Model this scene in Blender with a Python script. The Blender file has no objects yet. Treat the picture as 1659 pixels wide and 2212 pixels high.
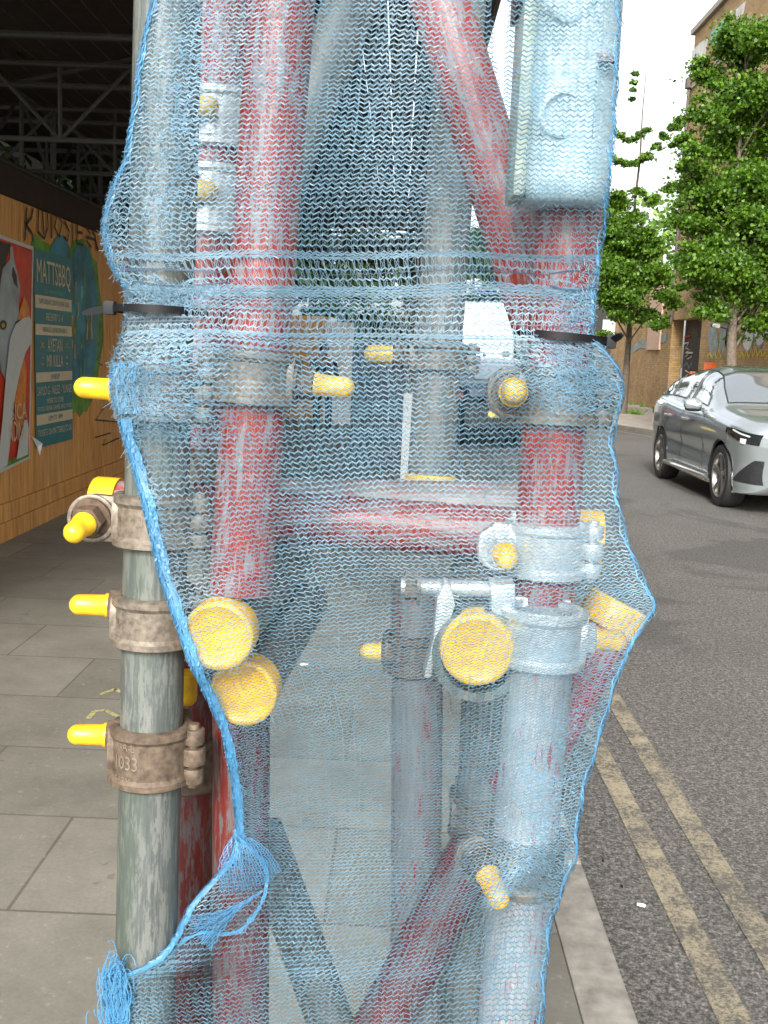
import bpy, bmesh, math, random
import numpy as np
from math import sin, cos, pi, radians, atan2, sqrt, hypot
from mathutils import Vector, Matrix
from mathutils.bvhtree import BVHTree
random.seed(7); RNG = np.random.default_rng(11)
SC = bpy.context.scene; COL = SC.collection

# ------------------------------------------------ camera, sky, sun, exposure
F = 2247.0; CAMZ = 1.6
cam = bpy.data.cameras.new('camera'); co = bpy.data.objects.new('camera', cam); COL.objects.link(co)
cam.sensor_fit = 'VERTICAL'; cam.sensor_height = 36; cam.lens = 36*F/2212
cam.clip_start = .02; cam.clip_end = 2000
RM = (Matrix.Rotation(radians(.55), 3, 'Z') @ Matrix.Rotation(radians(90-8.66), 3, 'X') @ Matrix.Rotation(radians(2.2), 3, 'Z'))
co.matrix_world = Matrix.Translation((0, 0, CAMZ)) @ RM.to_4x4()
SC.camera = co
W = bpy.data.worlds.new('World'); SC.world = W; W.use_nodes = True
SUN_EL = 33; SUN_AZ = -10          # the sun stands behind the camera, a little to its left
nt = W.node_tree; nt.nodes.clear()
sky = nt.nodes.new('ShaderNodeTexSky'); sky.sky_type = 'NISHITA'; sky.sun_disc = False
sky.sun_elevation = radians(SUN_EL); sky.sun_rotation = radians(180-SUN_AZ); sky.air_density = 1.0; sky.dust_density = 4; sky.ozone_density = 1
hs = nt.nodes.new('ShaderNodeHueSaturation'); hs.inputs['Saturation'].default_value = .25
bg = nt.nodes.new('ShaderNodeBackground'); bg.inputs['Strength'].default_value = .14
wo = nt.nodes.new('ShaderNodeOutputWorld')
nt.links.new(sky.outputs[0], hs.inputs['Color']); nt.links.new(hs.outputs[0], bg.inputs[0]); nt.links.new(bg.outputs[0], wo.inputs[0])
sl = bpy.data.lights.new('sun', 'SUN'); sl.energy = 1.4; sl.angle = radians(10); sl.color = (1, .95, .88)
so = bpy.data.objects.new('sun', sl); COL.objects.link(so)
az = radians(SUN_AZ); el = radians(SUN_EL)
tosun = Vector((sin(az)*cos(el), -cos(az)*cos(el), sin(el)))
so.rotation_euler = tosun.to_track_quat('Z', 'Y').to_euler()
SC.view_settings.view_transform = 'Standard'; SC.view_settings.look = 'None'; SC.view_settings.gamma = 1
SC.view_settings.exposure = 1.5
SC.render.film_transparent = False

def ray(x, y): return RM @ Vector(((x-829.5)/F, -(y-1106)/F, -1))
def at(x, y, Y): d = ray(x, y); return Vector((0, 0, CAMZ)) + d*(Y/d.y)
def gnd(x, y, z=0): d = ray(x, y); return Vector((0, 0, CAMZ)) + d*((z-CAMZ)/d.z)
def onx(x, y, X): d = ray(x, y); return Vector((0, 0, CAMZ)) + d*(X/d.x)

# ------------------------------------------------ materials
MC = {}
def nmat(name):
    m = bpy.data.materials.new(name); m.use_nodes = True; t = m.node_tree; p = t.nodes['Principled BSDF']; MC[name] = m
    return m, t, p
def N(t, k, **kw):
    n = t.nodes.new('ShaderNode'+k)
    for a, b in kw.items():
        if a in n.inputs.keys(): n.inputs[a].default_value = b
        else: setattr(n, a, b)
    return n
def ramp(t, src, stops):
    r = t.nodes.new('ShaderNodeValToRGB'); e = r.color_ramp.elements
    while len(e) < len(stops): e.new(.5)
    for q, (a, c) in zip(e, stops):
        q.position = a; q.color = c if len(c) == 4 else (*c, 1)
    t.links.new(src, r.inputs[0]); return r
def mapping(t, scale=(1, 1, 1), coord='Object', rot=(0, 0, 0)):
    tc = t.nodes.new('ShaderNodeTexCoord'); mp = t.nodes.new('ShaderNodeMapping')
    mp.inputs['Scale'].default_value = scale; mp.inputs['Rotation'].default_value = rot
    t.links.new(tc.outputs[coord], mp.inputs[0]); return mp.outputs[0]
def mix(t, f, a, b, bt='MIX'):
    m = t.nodes.new('ShaderNodeMix'); m.data_type = 'RGBA'; m.blend_type = bt
    for i, v in ((0, f), (6, a), (7, b)):
        if isinstance(v, (int, float)): m.inputs[i].default_value = v
        elif isinstance(v, tuple): m.inputs[i].default_value = (*v, 1) if len(v) == 3 else v
        else: t.links.new(v, m.inputs[i])
    return m.outputs[2]
def noise(t, vec, sc, det=4, rough=.6, dist=0):
    n = N(t, 'TexNoise', Scale=sc, Detail=det, Roughness=rough, Distortion=dist); t.links.new(vec, n.inputs['Vector']); return n.outputs[0]
def bump(t, p, h, s=.3, d=.002):
    b = N(t, 'Bump', Strength=s, Distance=d); t.links.new(h, b.inputs['Height']); t.links.new(b.outputs[0], p.inputs['Normal'])
def plain(name, c, rough=.5, metal=0, var=.25, sc=30, bmp=.1, bd=.001, spec=None):
    m, t, p = nmat(name); v = mapping(t); n = noise(t, v, sc)
    lo = tuple(x*(1-var) for x in c); hi = tuple(min(1, x*(1+var)) for x in c)
    r = ramp(t, n, [(.3, lo), (.7, hi)]); t.links.new(r.outputs[0], p.inputs['Base Color'])
    p.inputs['Roughness'].default_value = rough; p.inputs['Metallic'].default_value = metal
    if spec is not None: p.inputs['Specular IOR Level'].default_value = spec
    if bmp: bump(t, p, n, bmp, bd)
    return m
def streaked(name, base, under, amt=.5, rough=.5, metal=0., tint=None, zs=3):
    """paint or zinc on a tube: streaks and scratches along the tube axis (local Z)"""
    m, t, p = nmat(name)
    tc = t.nodes.new('ShaderNodeTexCoord'); oi = t.nodes.new('ShaderNodeObjectInfo')
    va = N(t, 'VectorMath', operation='ADD'); sc_ = N(t, 'VectorMath', operation='SCALE'); sc_.inputs['Scale'].default_value = 9.
    cb = N(t, 'CombineXYZ'); [t.links.new(oi.outputs['Random'], cb.inputs[i]) for i in range(3)]
    t.links.new(cb.outputs[0], sc_.inputs[0]); t.links.new(tc.outputs['Object'], va.inputs[0]); t.links.new(sc_.outputs[0], va.inputs[1])
    def mp(s):
        q = N(t, 'Mapping'); q.inputs['Scale'].default_value = s; t.links.new(va.outputs[0], q.inputs[0]); return q.outputs[0]
    n1 = noise(t, mp((150, 150, zs*4)), 2.2, 8, .72); n2 = noise(t, mp((75, 75, 16)), 1.8, 8, .75); n3 = noise(t, mp((300, 300, 30)), 2.5, 4, .7)
    c1 = ramp(t, n1, [(.35, tuple(x*.72 for x in base)), (.65, tuple(min(1, x*1.18) for x in base))]).outputs[0]
    mul = N(t, 'Math', operation='MULTIPLY_ADD'); t.links.new(n1, mul.inputs[0]); mul.inputs[1].default_value = .55
    t.links.new(n2, mul.inputs[2])
    wear = ramp(t, mul.outputs[0], [(.98-.35*amt, (0, 0, 0)), (1.04-.35*amt, (1, 1, 1))]).outputs[0]
    c2 = mix(t, wear, c1, under)
    scr = ramp(t, n3, [(.66, (0, 0, 0)), (.72, (1, 1, 1))]).outputs[0]
    sm = N(t, 'Math', operation='MULTIPLY'); t.links.new(scr, sm.inputs[0]); sm.inputs[1].default_value = .45
    c3 = mix(t, sm.outputs[0], c2, tuple(min(1, x*1.6+.12) for x in under))
    if tint:
        n4 = noise(t, mp((12, 12, 2)), 2, 4); k = ramp(t, n4, [(.45, (0, 0, 0)), (.65, (.6, .6, .6))]).outputs[0]; c3 = mix(t, k, c3, tint)
    t.links.new(c3, p.inputs['Base Color'])
    rr = ramp(t, n2, [(.3, (rough*.75,)*3), (.7, (min(1, rough*1.3),)*3)]).outputs[0]; t.links.new(rr, p.inputs['Roughness'])
    p.inputs['Metallic'].default_value = metal; bump(t, p, mul.outputs[0], .35, .0006)
    return m
GALV = streaked('galvanised_steel', (.105, .118, .114), (.165, .175, .16), .62, .45, .3, tint=(.06, .09, .06))
RED = streaked('worn_red_paint', (.24, .024, .014), (.22, .17, .17), .58, .4)
REDW = streaked('very_worn_red_paint', (.115, .012, .009), (.09, .08, .08), .62, .55)
SILV = streaked('bright_zinc', (.4, .43, .45), (.36, .06, .06), .38, .32, .4)
WORNG = streaked('worn_grey_red', (.17, .165, .16), (.2, .035, .03), .42, .4, .25)
PALEW = streaked('pale_scuffed_zinc', (.24, .21, .2), (.3, .1, .09), .45, .5, .1)
GREYT = streaked('dull_zinc', (.12, .13, .12), (.18, .175, .16), .6, .5, .2, tint=(.16, .14, .1))
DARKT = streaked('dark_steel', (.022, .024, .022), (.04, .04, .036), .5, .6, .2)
CAST = plain('cast_steel', (.16, .135, .105), .5, .35, .45, 170, .45, .0008)
CASTR = plain('rusty_cast_steel', (.11, .08, .055), .62, .25, .5, 140, .5, .0010)
CHR = plain('new_zinc_forging', (.5, .53, .54), .32, .5, .15, 70, .3, .001)
NUT = plain('brown_steel_nut', (.11, .075, .05), .6, .4, .4, 160, .3, .0008)
YEL = plain('yellow_plastic', (.7, .4, .014), .36, 0, .22, 75, .25)
YELD = plain('dirty_yellow_plastic', (.7, .48, .06), .45, 0, .2, 60, .15)
BLK = plain('black_nylon', (.004, .004, .005), .4, 0, .2, 60, .05, spec=.25)
TAPE = plain('red_white_tape', (.6, .3, .28), .5, 0, .4, 120, .1)

def net_mat(name, c):
    m, t, p = nmat(name); v = mapping(t); n = noise(t, v, 14, 3)
    r = ramp(t, n, [(.35, tuple(x*.8 for x in c)), (.68, tuple(min(1, x*1.25) for x in c))])
    t.links.new(r.outputs[0], p.inputs['Base Color']); p.inputs['Roughness'].default_value = .42
    tr = N(t, 'BsdfTranslucent'); t.links.new(r.outputs[0], tr.inputs[0]); ms = N(t, 'MixShader'); ms.inputs[0].default_value = .3
    o = t.nodes['Material Output']; t.links.new(p.outputs[0], ms.inputs[1]); t.links.new(tr.outputs[0], ms.inputs[2]); t.links.new(ms.outputs[0], o.inputs[0])
    return m
NET = net_mat('blue_net_tape', (.11, .21, .28)); NETL = net_mat('pale_net_fibre', (.13, .32, .48)); NETD = net_mat('blue_net_cord', (.02, .06, .11)); NETB = net_mat('bright_blue_hem', (.08, .26, .45))

def ply_mat():
    m, t, p = nmat('plywood'); v = mapping(t, (1, 1, 1)); v2 = mapping(t, (3, 3.4, .35))
    n1 = noise(t, v2, 5, 6, .65, .6); n2 = noise(t, v, 1.3, 3); n3 = noise(t, mapping(t, (25, 25, .9)), 3, 4)
    c = ramp(t, n1, [(.3, (.36, .15, .03)), (.5, (.62, .31, .08)), (.72, (.76, .45, .15))]).outputs[0]
    c = mix(t, ramp(t, n3, [(.5, (0, 0, 0)), (.75, (.6, .6, .6))]).outputs[0], c, (.17, .07, .02))
    c = mix(t, ramp(t, n2, [(.35, (0, 0, 0)), (.7, (.45, .45, .45))]).outputs[0], c, (.5, .33, .16))
    t.links.new(c, p.inputs['Base Color']); p.inputs['Roughness'].default_value = .6; bump(t, p, n1, .2, .003); return m
PLY = ply_mat()
TIMB = plain('timber_batten', (.4, .24, .09), .7, 0, .4, 9, .3, .003)
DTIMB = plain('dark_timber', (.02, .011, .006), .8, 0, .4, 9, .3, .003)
def pave_mat():
    m, t, p = nmat('paving_slabs'); tc = t.nodes.new('ShaderNodeTexCoord')
    b = N(t, 'TexBrick', Scale=1.0); b.offset = .5; b.inputs['Mortar Size'].default_value = .006; b.inputs['Brick Width'].default_value = .9
    b.inputs['Row Height'].default_value = .6; b.inputs['Color1'].default_value = (.155, .15, .125, 1); b.inputs['Color2'].default_value = (.225, .215, .18, 1)
    b.inputs['Mortar'].default_value = (.12, .105, .08, 1); b.inputs['Bias'].default_value = -.1; b.inputs['Mortar Smooth'].default_value = .3
    mp = N(t, 'Mapping'); mp.inputs['Location'].default_value = (.15, .27, 0); t.links.new(tc.outputs['Object'], mp.inputs[0]); t.links.new(mp.outputs[0], b.inputs['Vector'])
    v = tc.outputs['Object']; n1 = noise(t, v, 2.3, 6, .7); n2 = noise(t, v, 70, 4, .7); n3 = noise(t, v, 9, 3)
    c = mix(t, .55, b.outputs[0], ramp(t, n1, [(.32, (.45, .45, .43)), (.62, (1, 1, 1))]).outputs[0], 'MULTIPLY')
    c = mix(t, .5, c, ramp(t, n2, [(.3, (.6, .6, .6)), (.7, (1, 1, 1))]).outputs[0], 'MULTIPLY')
    vg = N(t, 'TexVoronoi', Scale=5.5); t.links.new(v, vg.inputs['Vector']); c = mix(t, ramp(t, vg.outputs['Distance'], [(.05, (.7, .7, .7)), (.075, (0, 0, 0))]).outputs[0], c, (.09, .085, .075))
    n6 = noise(t, v, 26, 5, .75); c = mix(t, ramp(t, n6, [(.58, (0, 0, 0)), (.72, (.4, .4, .4))]).outputs[0], c, (.36, .35, .3))
    c = mix(t, ramp(t, n3, [(.66, (0, 0, 0)), (.70, (.6, .6, .6))]).outputs[0], c, (.1, .09, .07))
    t.links.new(c, p.inputs['Base Color']); p.inputs['Roughness'].default_value = .8
    bump(t, p, b.outputs['Fac'], -.4, .004); return m
PAVE = pave_mat()
def asphalt():
    m, t, p = nmat('asphalt'); tc = t.nodes.new('ShaderNodeTexCoord'); v = tc.outputs['Object']
    n1 = noise(t, v, 85, 6, .85); n2 = noise(t, v, .8, 5, .6); vo = N(t, 'TexVoronoi', Scale=95.); t.links.new(v, vo.inputs['Vector'])
    c = ramp(t, n1, [(.40, (.05, .052, .048)), (.5, (.18, .175, .162)), (.62, (.46, .43, .385))]).outputs[0]
    c = mix(t, .5, c, ramp(t, n2, [(.3, (.55, .55, .55)), (.7, (1, 1, 1))]).outputs[0], 'MULTIPLY')
    n4 = noise(t, v, 38, 3, .6); c = mix(t, .8, c, ramp(t, n4, [(.38, (.38, .39, .38)), (.6, (1, 1, 1))]).outputs[0], 'MULTIPLY')
    n5 = noise(t, v, .35, 4, .6, 1.5); c = mix(t, ramp(t, n5, [(.52, (0, 0, 0)), (.56, (.45, .45, .45))]).outputs[0], c, (.05, .05, .047))
    c = mix(t, .35, c, ramp(t, vo.outputs['Distance'], [(.1, (1, 1, 1)), (.55, (.35, .35, .35))]).outputs[0], 'MULTIPLY')
    t.links.new(c, p.inputs['Base Color']); p.inputs['Roughness'].default_value = .75; bump(t, p, n1, .9, .006); return m
ASP = asphalt()
def linemat():
    m, t, p = nmat('worn_yellow_line'); tc = t.nodes.new('ShaderNodeTexCoord'); v = tc.outputs['Object']
    n1 = noise(t, v, 85, 6, .85); n2 = noise(t, v, 7, 6, .75)
    mm = N(t, 'Math', operation='MULTIPLY_ADD'); t.links.new(n2, mm.inputs[0]); mm.inputs[1].default_value = .6; t.links.new(n1, mm.inputs[2])
    c = ramp(t, mm.outputs[0], [(.74, (.085, .082, .075)), (.82, (.25, .22, .155)), (.97, (.36, .315, .22))]).outputs[0]
    t.links.new(c, p.inputs['Base Color']); p.inputs['Roughness'].default_value = .75; bump(t, p, n1, .9, .006); return m
YLINE = linemat()
KERB = plain('kerb_stone', (.21, .2, .175), .85, 0, .35, 14, .4, .003)
def brickm(name, c1, c2, mort, sc=1.):
    m, t, p = nmat(name); tc = t.nodes.new('ShaderNodeTexCoord'); sp = N(t, 'SeparateXYZ'); cb = N(t, 'CombineXYZ')
    t.links.new(tc.outputs['Object'], sp.inputs[0]); ad = N(t, 'Math', operation='ADD'); t.links.new(sp.outputs[0], ad.inputs[0]); t.links.new(sp.outputs[1], ad.inputs[1])
    t.links.new(ad.outputs[0], cb.inputs[0]); t.links.new(sp.outputs[2], cb.inputs[1])
    b = N(t, 'TexBrick', Scale=sc); b.inputs['Brick Width'].default_value = .225; b.inputs['Row Height'].default_value = .075; b.inputs['Mortar Size'].default_value = .009
    b.inputs['Color1'].default_value = (*c1, 1); b.inputs['Color2'].default_value = (*c2, 1); b.inputs['Mortar'].default_value = (*mort, 1)
    t.links.new(cb.outputs[0], b.inputs['Vector']); n = noise(t, tc.outputs['Object'], 1.1, 5, .7); n2 = noise(t, tc.outputs['Object'], 9, 4, .7)
    c = mix(t, .75, b.outputs[0], ramp(t, n, [(.3, (.45, .42, .38)), (.7, (1, 1, 1))]).outputs[0], 'MULTIPLY')
    c = mix(t, .6, c, ramp(t, n2, [(.3, (.5, .48, .45)), (.65, (1, 1, 1))]).outputs[0], 'MULTIPLY')
    t.links.new(c, p.inputs['Base Color']); p.inputs['Roughness'].default_value = .85; bump(t, p, b.outputs['Fac'], -.5, .01); return m
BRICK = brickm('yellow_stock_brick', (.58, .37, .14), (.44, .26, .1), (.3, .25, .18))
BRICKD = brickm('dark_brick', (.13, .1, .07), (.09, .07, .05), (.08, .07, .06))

def leafm(name, lo, hi):
    m, t, p = nmat(name); g = N(t, 'NewGeometry'); n = noise(t, mapping(t), 2.2, 3)
    a = N(t, 'Math', operation='MULTIPLY_ADD'); t.links.new(g.outputs['Random Per Island'], a.inputs[0]); a.inputs[1].default_value = .55
    s_ = N(t, 'Math', operation='MULTIPLY'); t.links.new(n, s_.inputs[0]); s_.inputs[1].default_value = .5; t.links.new(s_.outputs[0], a.inputs[2])
    r = ramp(t, a.outputs[0], [(.2, lo), (.8, hi)]); t.links.new(r.outputs[0], p.inputs['Base Color']); p.inputs['Roughness'].default_value = .5
    tr = N(t, 'BsdfTranslucent'); t.links.new(mix(t, .5, r.outputs[0], (.18, .3, .02)), tr.inputs[0]); ms = N(t, 'MixShader'); ms.inputs[0].default_value = .35
    o = t.nodes['Material Output']; t.links.new(p.outputs[0], ms.inputs[1]); t.links.new(tr.outputs[0], ms.inputs[2]); t.links.new(ms.outputs[0], o.inputs[0]); return m
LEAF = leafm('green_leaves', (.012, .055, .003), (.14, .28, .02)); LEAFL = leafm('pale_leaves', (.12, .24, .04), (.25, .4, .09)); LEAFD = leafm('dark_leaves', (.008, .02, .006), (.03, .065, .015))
BARK = plain('bark', (.13, .105, .08), .9, 0, .4, 25, .8, .01)
GREEN = plain('dark_green_paint', (.03, .075, .05), .5)
WHITE = plain('white_panel', (.82, .82, .8), .6, 0, .08, 5, .05)
NAVY = plain('navy_panel', (.025, .045, .07), .5, 0, .5, 3, .05)
BLACKP = plain('black_panel', (.015, .016, .017), .5)
ORG = plain('orange_plastic', (.7, .13, .02), .4)
TEAL = plain('teal_ink', (.02, .17, .2), .5, 0, .1, 10, .0)
CREAM = plain('cream_ink', (.55, .5, .36), .5, 0, .06, 10, .0)
REDP = plain('poster_red', (.5, .035, .01), .5, 0, .35, 5, .0)
ORP = plain('poster_orange', (.6, .2, .02), .5, 0, .3, 9, .0)
DKP = plain('poster_dark', (.03, .015, .015), .5, 0, .4, 5, .0)
GRYP = plain('poster_grey', (.26, .33, .36), .5, 0, .3, 4, .0)
PAPER = plain('torn_paper', (.5, .56, .57), .6, 0, .06, 10, .1)
INK = plain('black_marker', (.012, .01, .01), .5)
GBLUE = plain('spray_blue', (.04, .19, .27), .6, 0, .6, 3, .0); GGREEN = plain('spray_green', (.1, .26, .03), .6, 0, .5, 5, .0)
GWH = plain('spray_white', (.5, .49, .45), .7, 0, .25, 3, .0); GGR = plain('spray_grey', (.22, .25, .24), .7, 0, .4, 3, .0); GYE = plain('spray_yellow', (.55, .38, .03), .7, 0, .3, 3, 0); GTE = plain('spray_teal', (.16, .42, .33), .7, 0, .3, 3, 0)

# ------------------------------------------------ mesh helpers
class MB:
    def __init__(s): s.v = []; s.f = []
    def add(s, vs, fs):
        o = len(s.v); s.v += [tuple(v) for v in vs]; s.f += [tuple(i+o for i in f) for f in fs]; return s
    def box(s, a, b, M=None):
        (x0, y0, z0), (x1, y1, z1) = a, b
        vs = [Vector(q) for q in ((x0, y0, z0), (x1, y0, z0), (x1, y1, z0), (x0, y1, z0), (x0, y0, z1), (x1, y0, z1), (x1, y1, z1), (x0, y1, z1))]
        if M is not None: vs = [M @ v for v in vs]
        return s.add(vs, [(0, 3, 2, 1), (4, 5, 6, 7), (0, 1, 5, 4), (1, 2, 6, 5), (2, 3, 7, 6), (3, 0, 4, 7)])
    def bar(s, p, q, r, n=10, r2=None, caps=True):
        p = Vector(p); q = Vector(q); d = (q-p).normalized(); a = d.orthogonal().normalized(); b = d.cross(a); r2 = r if r2 is None else r2
        vs = [p+(a*cos(2*pi*i/n)+b*sin(2*pi*i/n))*r for i in range(n)]+[q+(a*cos(2*pi*i/n)+b*sin(2*pi*i/n))*r2 for i in range(n)]
        fs = [(i, (i+1) % n, n+(i+1) % n, n+i) for i in range(n)]
        if caps: fs += [tuple(range(n-1, -1, -1)), tuple(range(n, 2*n))]
        return s.add(vs, fs)
    def path(s, pts, rad, n=8):
        pts = [Vector(p) for p in pts]; R = rad if isinstance(rad, (list, tuple)) else [rad]*len(pts); vs = []
        prev = None
        for i, p in enumerate(pts):
            d = (pts[min(i+1, len(pts)-1)]-pts[max(i-1, 0)]).normalized()
            a = (prev-d*prev.dot(d)).normalized() if prev is not None and (prev-d*prev.dot(d)).length > 1e-6 else d.orthogonal().normalized()
            prev = a; b = d.cross(a)
            vs += [p+(a*cos(2*pi*k/n)+b*sin(2*pi*k/n))*R[i] for k in range(n)]
        m = len(pts); fs = [(i*n+k, i*n+(k+1) % n, (i+1)*n+(k+1) % n, (i+1)*n+k) for i in range(m-1) for k in range(n)]
        fs += [tuple(range(n-1, -1, -1)), tuple(range((m-1)*n, m*n))]
        return s.add(vs, fs)
    def lathe(s, prof, M=None, n=24, a0=0, a1=2*pi):
        """prof list of (r,z) about local Z"""
        full = abs(a1-a0-2*pi) < 1e-6; k = n if full else n+1; vs = []
        for r, z in prof:
            for i in range(k):
                t = a0+(a1-a0)*i/n; v = Vector((r*cos(t), r*sin(t), z)); vs.append(M @ v if M is not None else v)
        fs = [(j*k+i, j*k+(i+1) % k, (j+1)*k+(i+1) % k, (j+1)*k+i) for j in range(len(prof)-1) for i in range(n)]
        return s.add(vs, fs)
    def prism(s, poly, h0, h1, M=None):
        n = len(poly); vs = [Vector((x, y, h0)) for x, y in poly]+[Vector((x, y, h1)) for x, y in poly]
        if M is not None: vs = [M @ v for v in vs]
        return s.add(vs, [tuple(range(n-1, -1, -1)), tuple(range(n, 2*n))]+[(i, (i+1) % n, n+(i+1) % n, n+i) for i in range(n)])
    def obj(s, name, mat, parent=None, M=None, smooth=40, bevel=0):
        me = bpy.data.meshes.new(name); me.from_pydata(s.v, [], s.f); me.update()
        bm = bmesh.new(); bm.from_mesh(me); bmesh.ops.recalc_face_normals(bm, faces=bm.faces)
        if bevel: bmesh.ops.bevel(bm, geom=[e for e in bm.edges if len(e.link_faces) == 2 and e.calc_face_angle(0) > .6], offset=bevel, segments=2, affect='EDGES', profile=.6)
        bm.to_mesh(me); bm.free()
        if smooth:
            me.polygons.foreach_set('use_smooth', [True]*len(me.polygons))
            me.set_sharp_from_angle(angle=radians(smooth))
        return link(name, me, mat, parent, M)
def link(name, me, mat, parent=None, M=None):
    if mat is not None: me.materials.append(mat)
    o = bpy.data.objects.new(name, me); COL.objects.link(o)
    if M is not None: o.matrix_world = M
    if parent is not None: o.parent = parent
    return o
def tag(o, label, cat, group=None, kind=None):
    o['label'] = label; o['category'] = cat
    if group: o['group'] = group
    if kind: o['kind'] = kind
    return o
def struct(o): o['kind'] = 'structure'; return o
def empty(name, loc=(0, 0, 0), M=None):
    o = bpy.data.objects.new(name, None); COL.objects.link(o); o.empty_display_size = .05
    o.matrix_world = M if M is not None else Matrix.Translation(loc); return o
def frame(c, zdir, ydir=None):
    """matrix with local Z along zdir and local Y near ydir (default away from the camera)"""
    z = Vector(zdir).normalized(); y = Vector(ydir or (0, 1, 0)); y = (y-z*y.dot(z)).normalized(); x = y.cross(z)
    M = Matrix((x, y, z)).transposed().to_4x4(); M.translation = Vector(c); return M
def text_mb(s, w, h, M, thick=.001, bend=None, mb=None):
    """letters fitted to a w x h box centred on the local XY plane; bend = radius to wrap round local Y"""
    cu = bpy.data.curves.new('t', 'FONT'); cu.body = s; cu.size = 1; cu.resolution_u = 2; cu.extrude = .0
    o = bpy.data.objects.new('t', cu); COL.objects.link(o); dg = bpy.context.evaluated_depsgraph_get()
    me = bpy.data.meshes.new_from_object(o.evaluated_get(dg)); V = [v.co.copy() for v in me.vertices]; P = [tuple(p.vertices) for p in me.polygons]
    bpy.data.objects.remove(o); bpy.data.curves.remove(cu); bpy.data.meshes.remove(me)
    if not V: return mb or MB()
    x0 = min(v.x for v in V); x1 = max(v.x for v in V); y0 = min(v.y for v in V); y1 = max(v.y for v in V)
    out = []
    for v in V:
        x = ((v.x-x0)/(x1-x0)-.5)*w; y = ((v.y-y0)/(y1-y0)-.5)*h
        q = Vector((x, y, thick)) if not bend else Vector(((bend+thick)*sin(x/bend), y, (bend+thick)*cos(x/bend)-bend))
        out.append(M @ q)
    mb = mb or MB(); mb.add(out, P); return mb

HW = []       # scaffold hardware the net is draped over
# ------------------------------------------------ scaffold tubes
TR = .02415
def tube(label, p, q, mat, group='scaffold tubes in the corner bundle', r=TR, caps=(), hw=True, capm=None):
    p = Vector(p); q = Vector(q); L = (q-p).length; M = frame(p, q-p, (0, 1, 0) if abs((q-p).normalized().y) < .9 else (0, 0, 1))
    mb = MB(); mb.lathe([(r-.004, 0), (r, 0)]+[(r, L*i/6) for i in range(1, 6)]+[(r, L), (r-.004, L), (r-.004, L-.05), (0, L-.05)], n=40)
    mb.lathe([(r-.004, 0), (r-.004, .05), (0, .05)], n=40)
    o = mb.obj('scaffold_tube', mat, M=M, smooth=50); tag(o, label, 'scaffold tube', group)
    if hw: HW.append(o)
    for e in caps:
        z = 0 if e == 0 else L; s = -1 if e == 0 else 1; R = r+.0022
        c = MB(); c.lathe([(r+.0003, z-s*.021), (R, z-s*.021), (R, z+s*.001), (R-.0007, z+s*.0025), (R-.0025, z+s*.0032), (R*.86, z+s*.0034), (R*.83, z+s*.0026), (R*.4, z+s*.0027), (0, z+s*.0028)], n=44)
        k = c.obj('end_cap', capm or YEL, o, smooth=50)
        if hw: HW.append(k)
    return o
def vext(a, b, z0, z1):
    """extend the line a-b to heights z0 (bottom) and z1 (top)"""
    d = b-a; return a+d*((z0-a.z)/d.z), a+d*((z1-a.z)/d.z)
T = {}
a, b = at(362, 60, .787), at(324, 1700, .775); lo, hi = vext(a, b, .05, 3.9)
T['A'] = (lo, hi); tube('grey galvanised upright tube at the far left of the bundle, half out of the net', lo, hi, GALV)
a, b = at(1219, 600, .785), at(1150, 1600, .785); lo, hi = vext(a, b, 1.315, 3.9)
T['R'] = (lo, hi); tube('glossy red upright tube on the right, under the pale plastic casing', lo, hi, RED)
a, b = at(1152, 1600, .738), at(1100, 2212, .735); lo, hi = vext(a, b, .05, 1.418)
T['S'] = (lo, hi); tube('silver upright tube with red flecks at the lower right of the net', lo, hi, SILV)
a, b = at(608, 0, .79), at(520, 1270, .775); d = (b-a).normalized(); lo = b+d*.003; _, hi = vext(a, b, 1, 3.9)
T['B'] = (lo, hi); tube('leaning scratched red tube in front, left of centre, ending above yellow discs', lo, hi, RED)
a, b = at(493, 0, .95), at(432, 1000, .93); lo, hi = vext(a, b, 1.42, 3.9)
T['B2'] = (lo, hi); tube('dark red tube between the grey upright and the leaning red tube', lo, hi, RED)
a, b = at(950, 0, .89), at(1125, 560, .875); d = (b-a).normalized(); T['D'] = (a-d*1.5, b+d*.06)
tube('red brace slanting from top centre down to the right upright', a-d*1.5, b+d*.06, RED)
a, b = at(760, 0, 1.02), at(585, 430, 1.0); d = (b-a).normalized(); tube('dull grey brace slanting down behind the leaning red tube', a-d*1.5, b+d*.1, GREYT)
a, b = at(965, 500, 1.1), at(927, 1068, 1.085); d = (b-a).normalized(); T['F'] = (b, a-d*2.2)
tube('dull grey upright tube behind the centre, ending at the horizontal tubes', b, a-d*2.2, GREYT, caps=(0,), capm=YELD)
a, b = at(903, 1255, .95), at(897, 2100, .93); lo, hi = vext(a, b, .05, a.z); T['M'] = (lo, hi)
tube('worn grey and red upright tube at lower centre', lo, hi, WORNG)
a, b = at(1052, 1440, 1.0), at(1035, 1800, 1.0); T['N'] = (b, a); tube('short grey tube behind the big centre disc, right of the worn upright', b, a, GREYT)
a, b = at(996, 1850, 1.05), at(988, 2250, 1.05); lo, hi = vext(a, b, .05, a.z); tube('dark upright tube in shadow under the slanting red brace', lo, hi, GREYT)
a, b = at(1030, 1832, .87), at(815, 2230, .85); d = (b-a).normalized(); T['J'] = (a, b+d*.9); tube('red brace slanting down to the left at the bottom of the net', a, b+d*.9, REDW)
a, b = at(560, 1790, 1.02), at(722, 2230, 1.0); d = (b-a).normalized(); tube('dull grey brace slanting down to the right at the bottom of the net', a, b+d*.9, GREYT)
a, b = at(412, 1440, .9), at(402, 2250, .88); lo, hi = vext(a, b, .05, a.z); T['C1'] = (lo, hi); tube('chalky red upright tube just right of the grey upright, low down', lo, hi, REDW)
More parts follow.
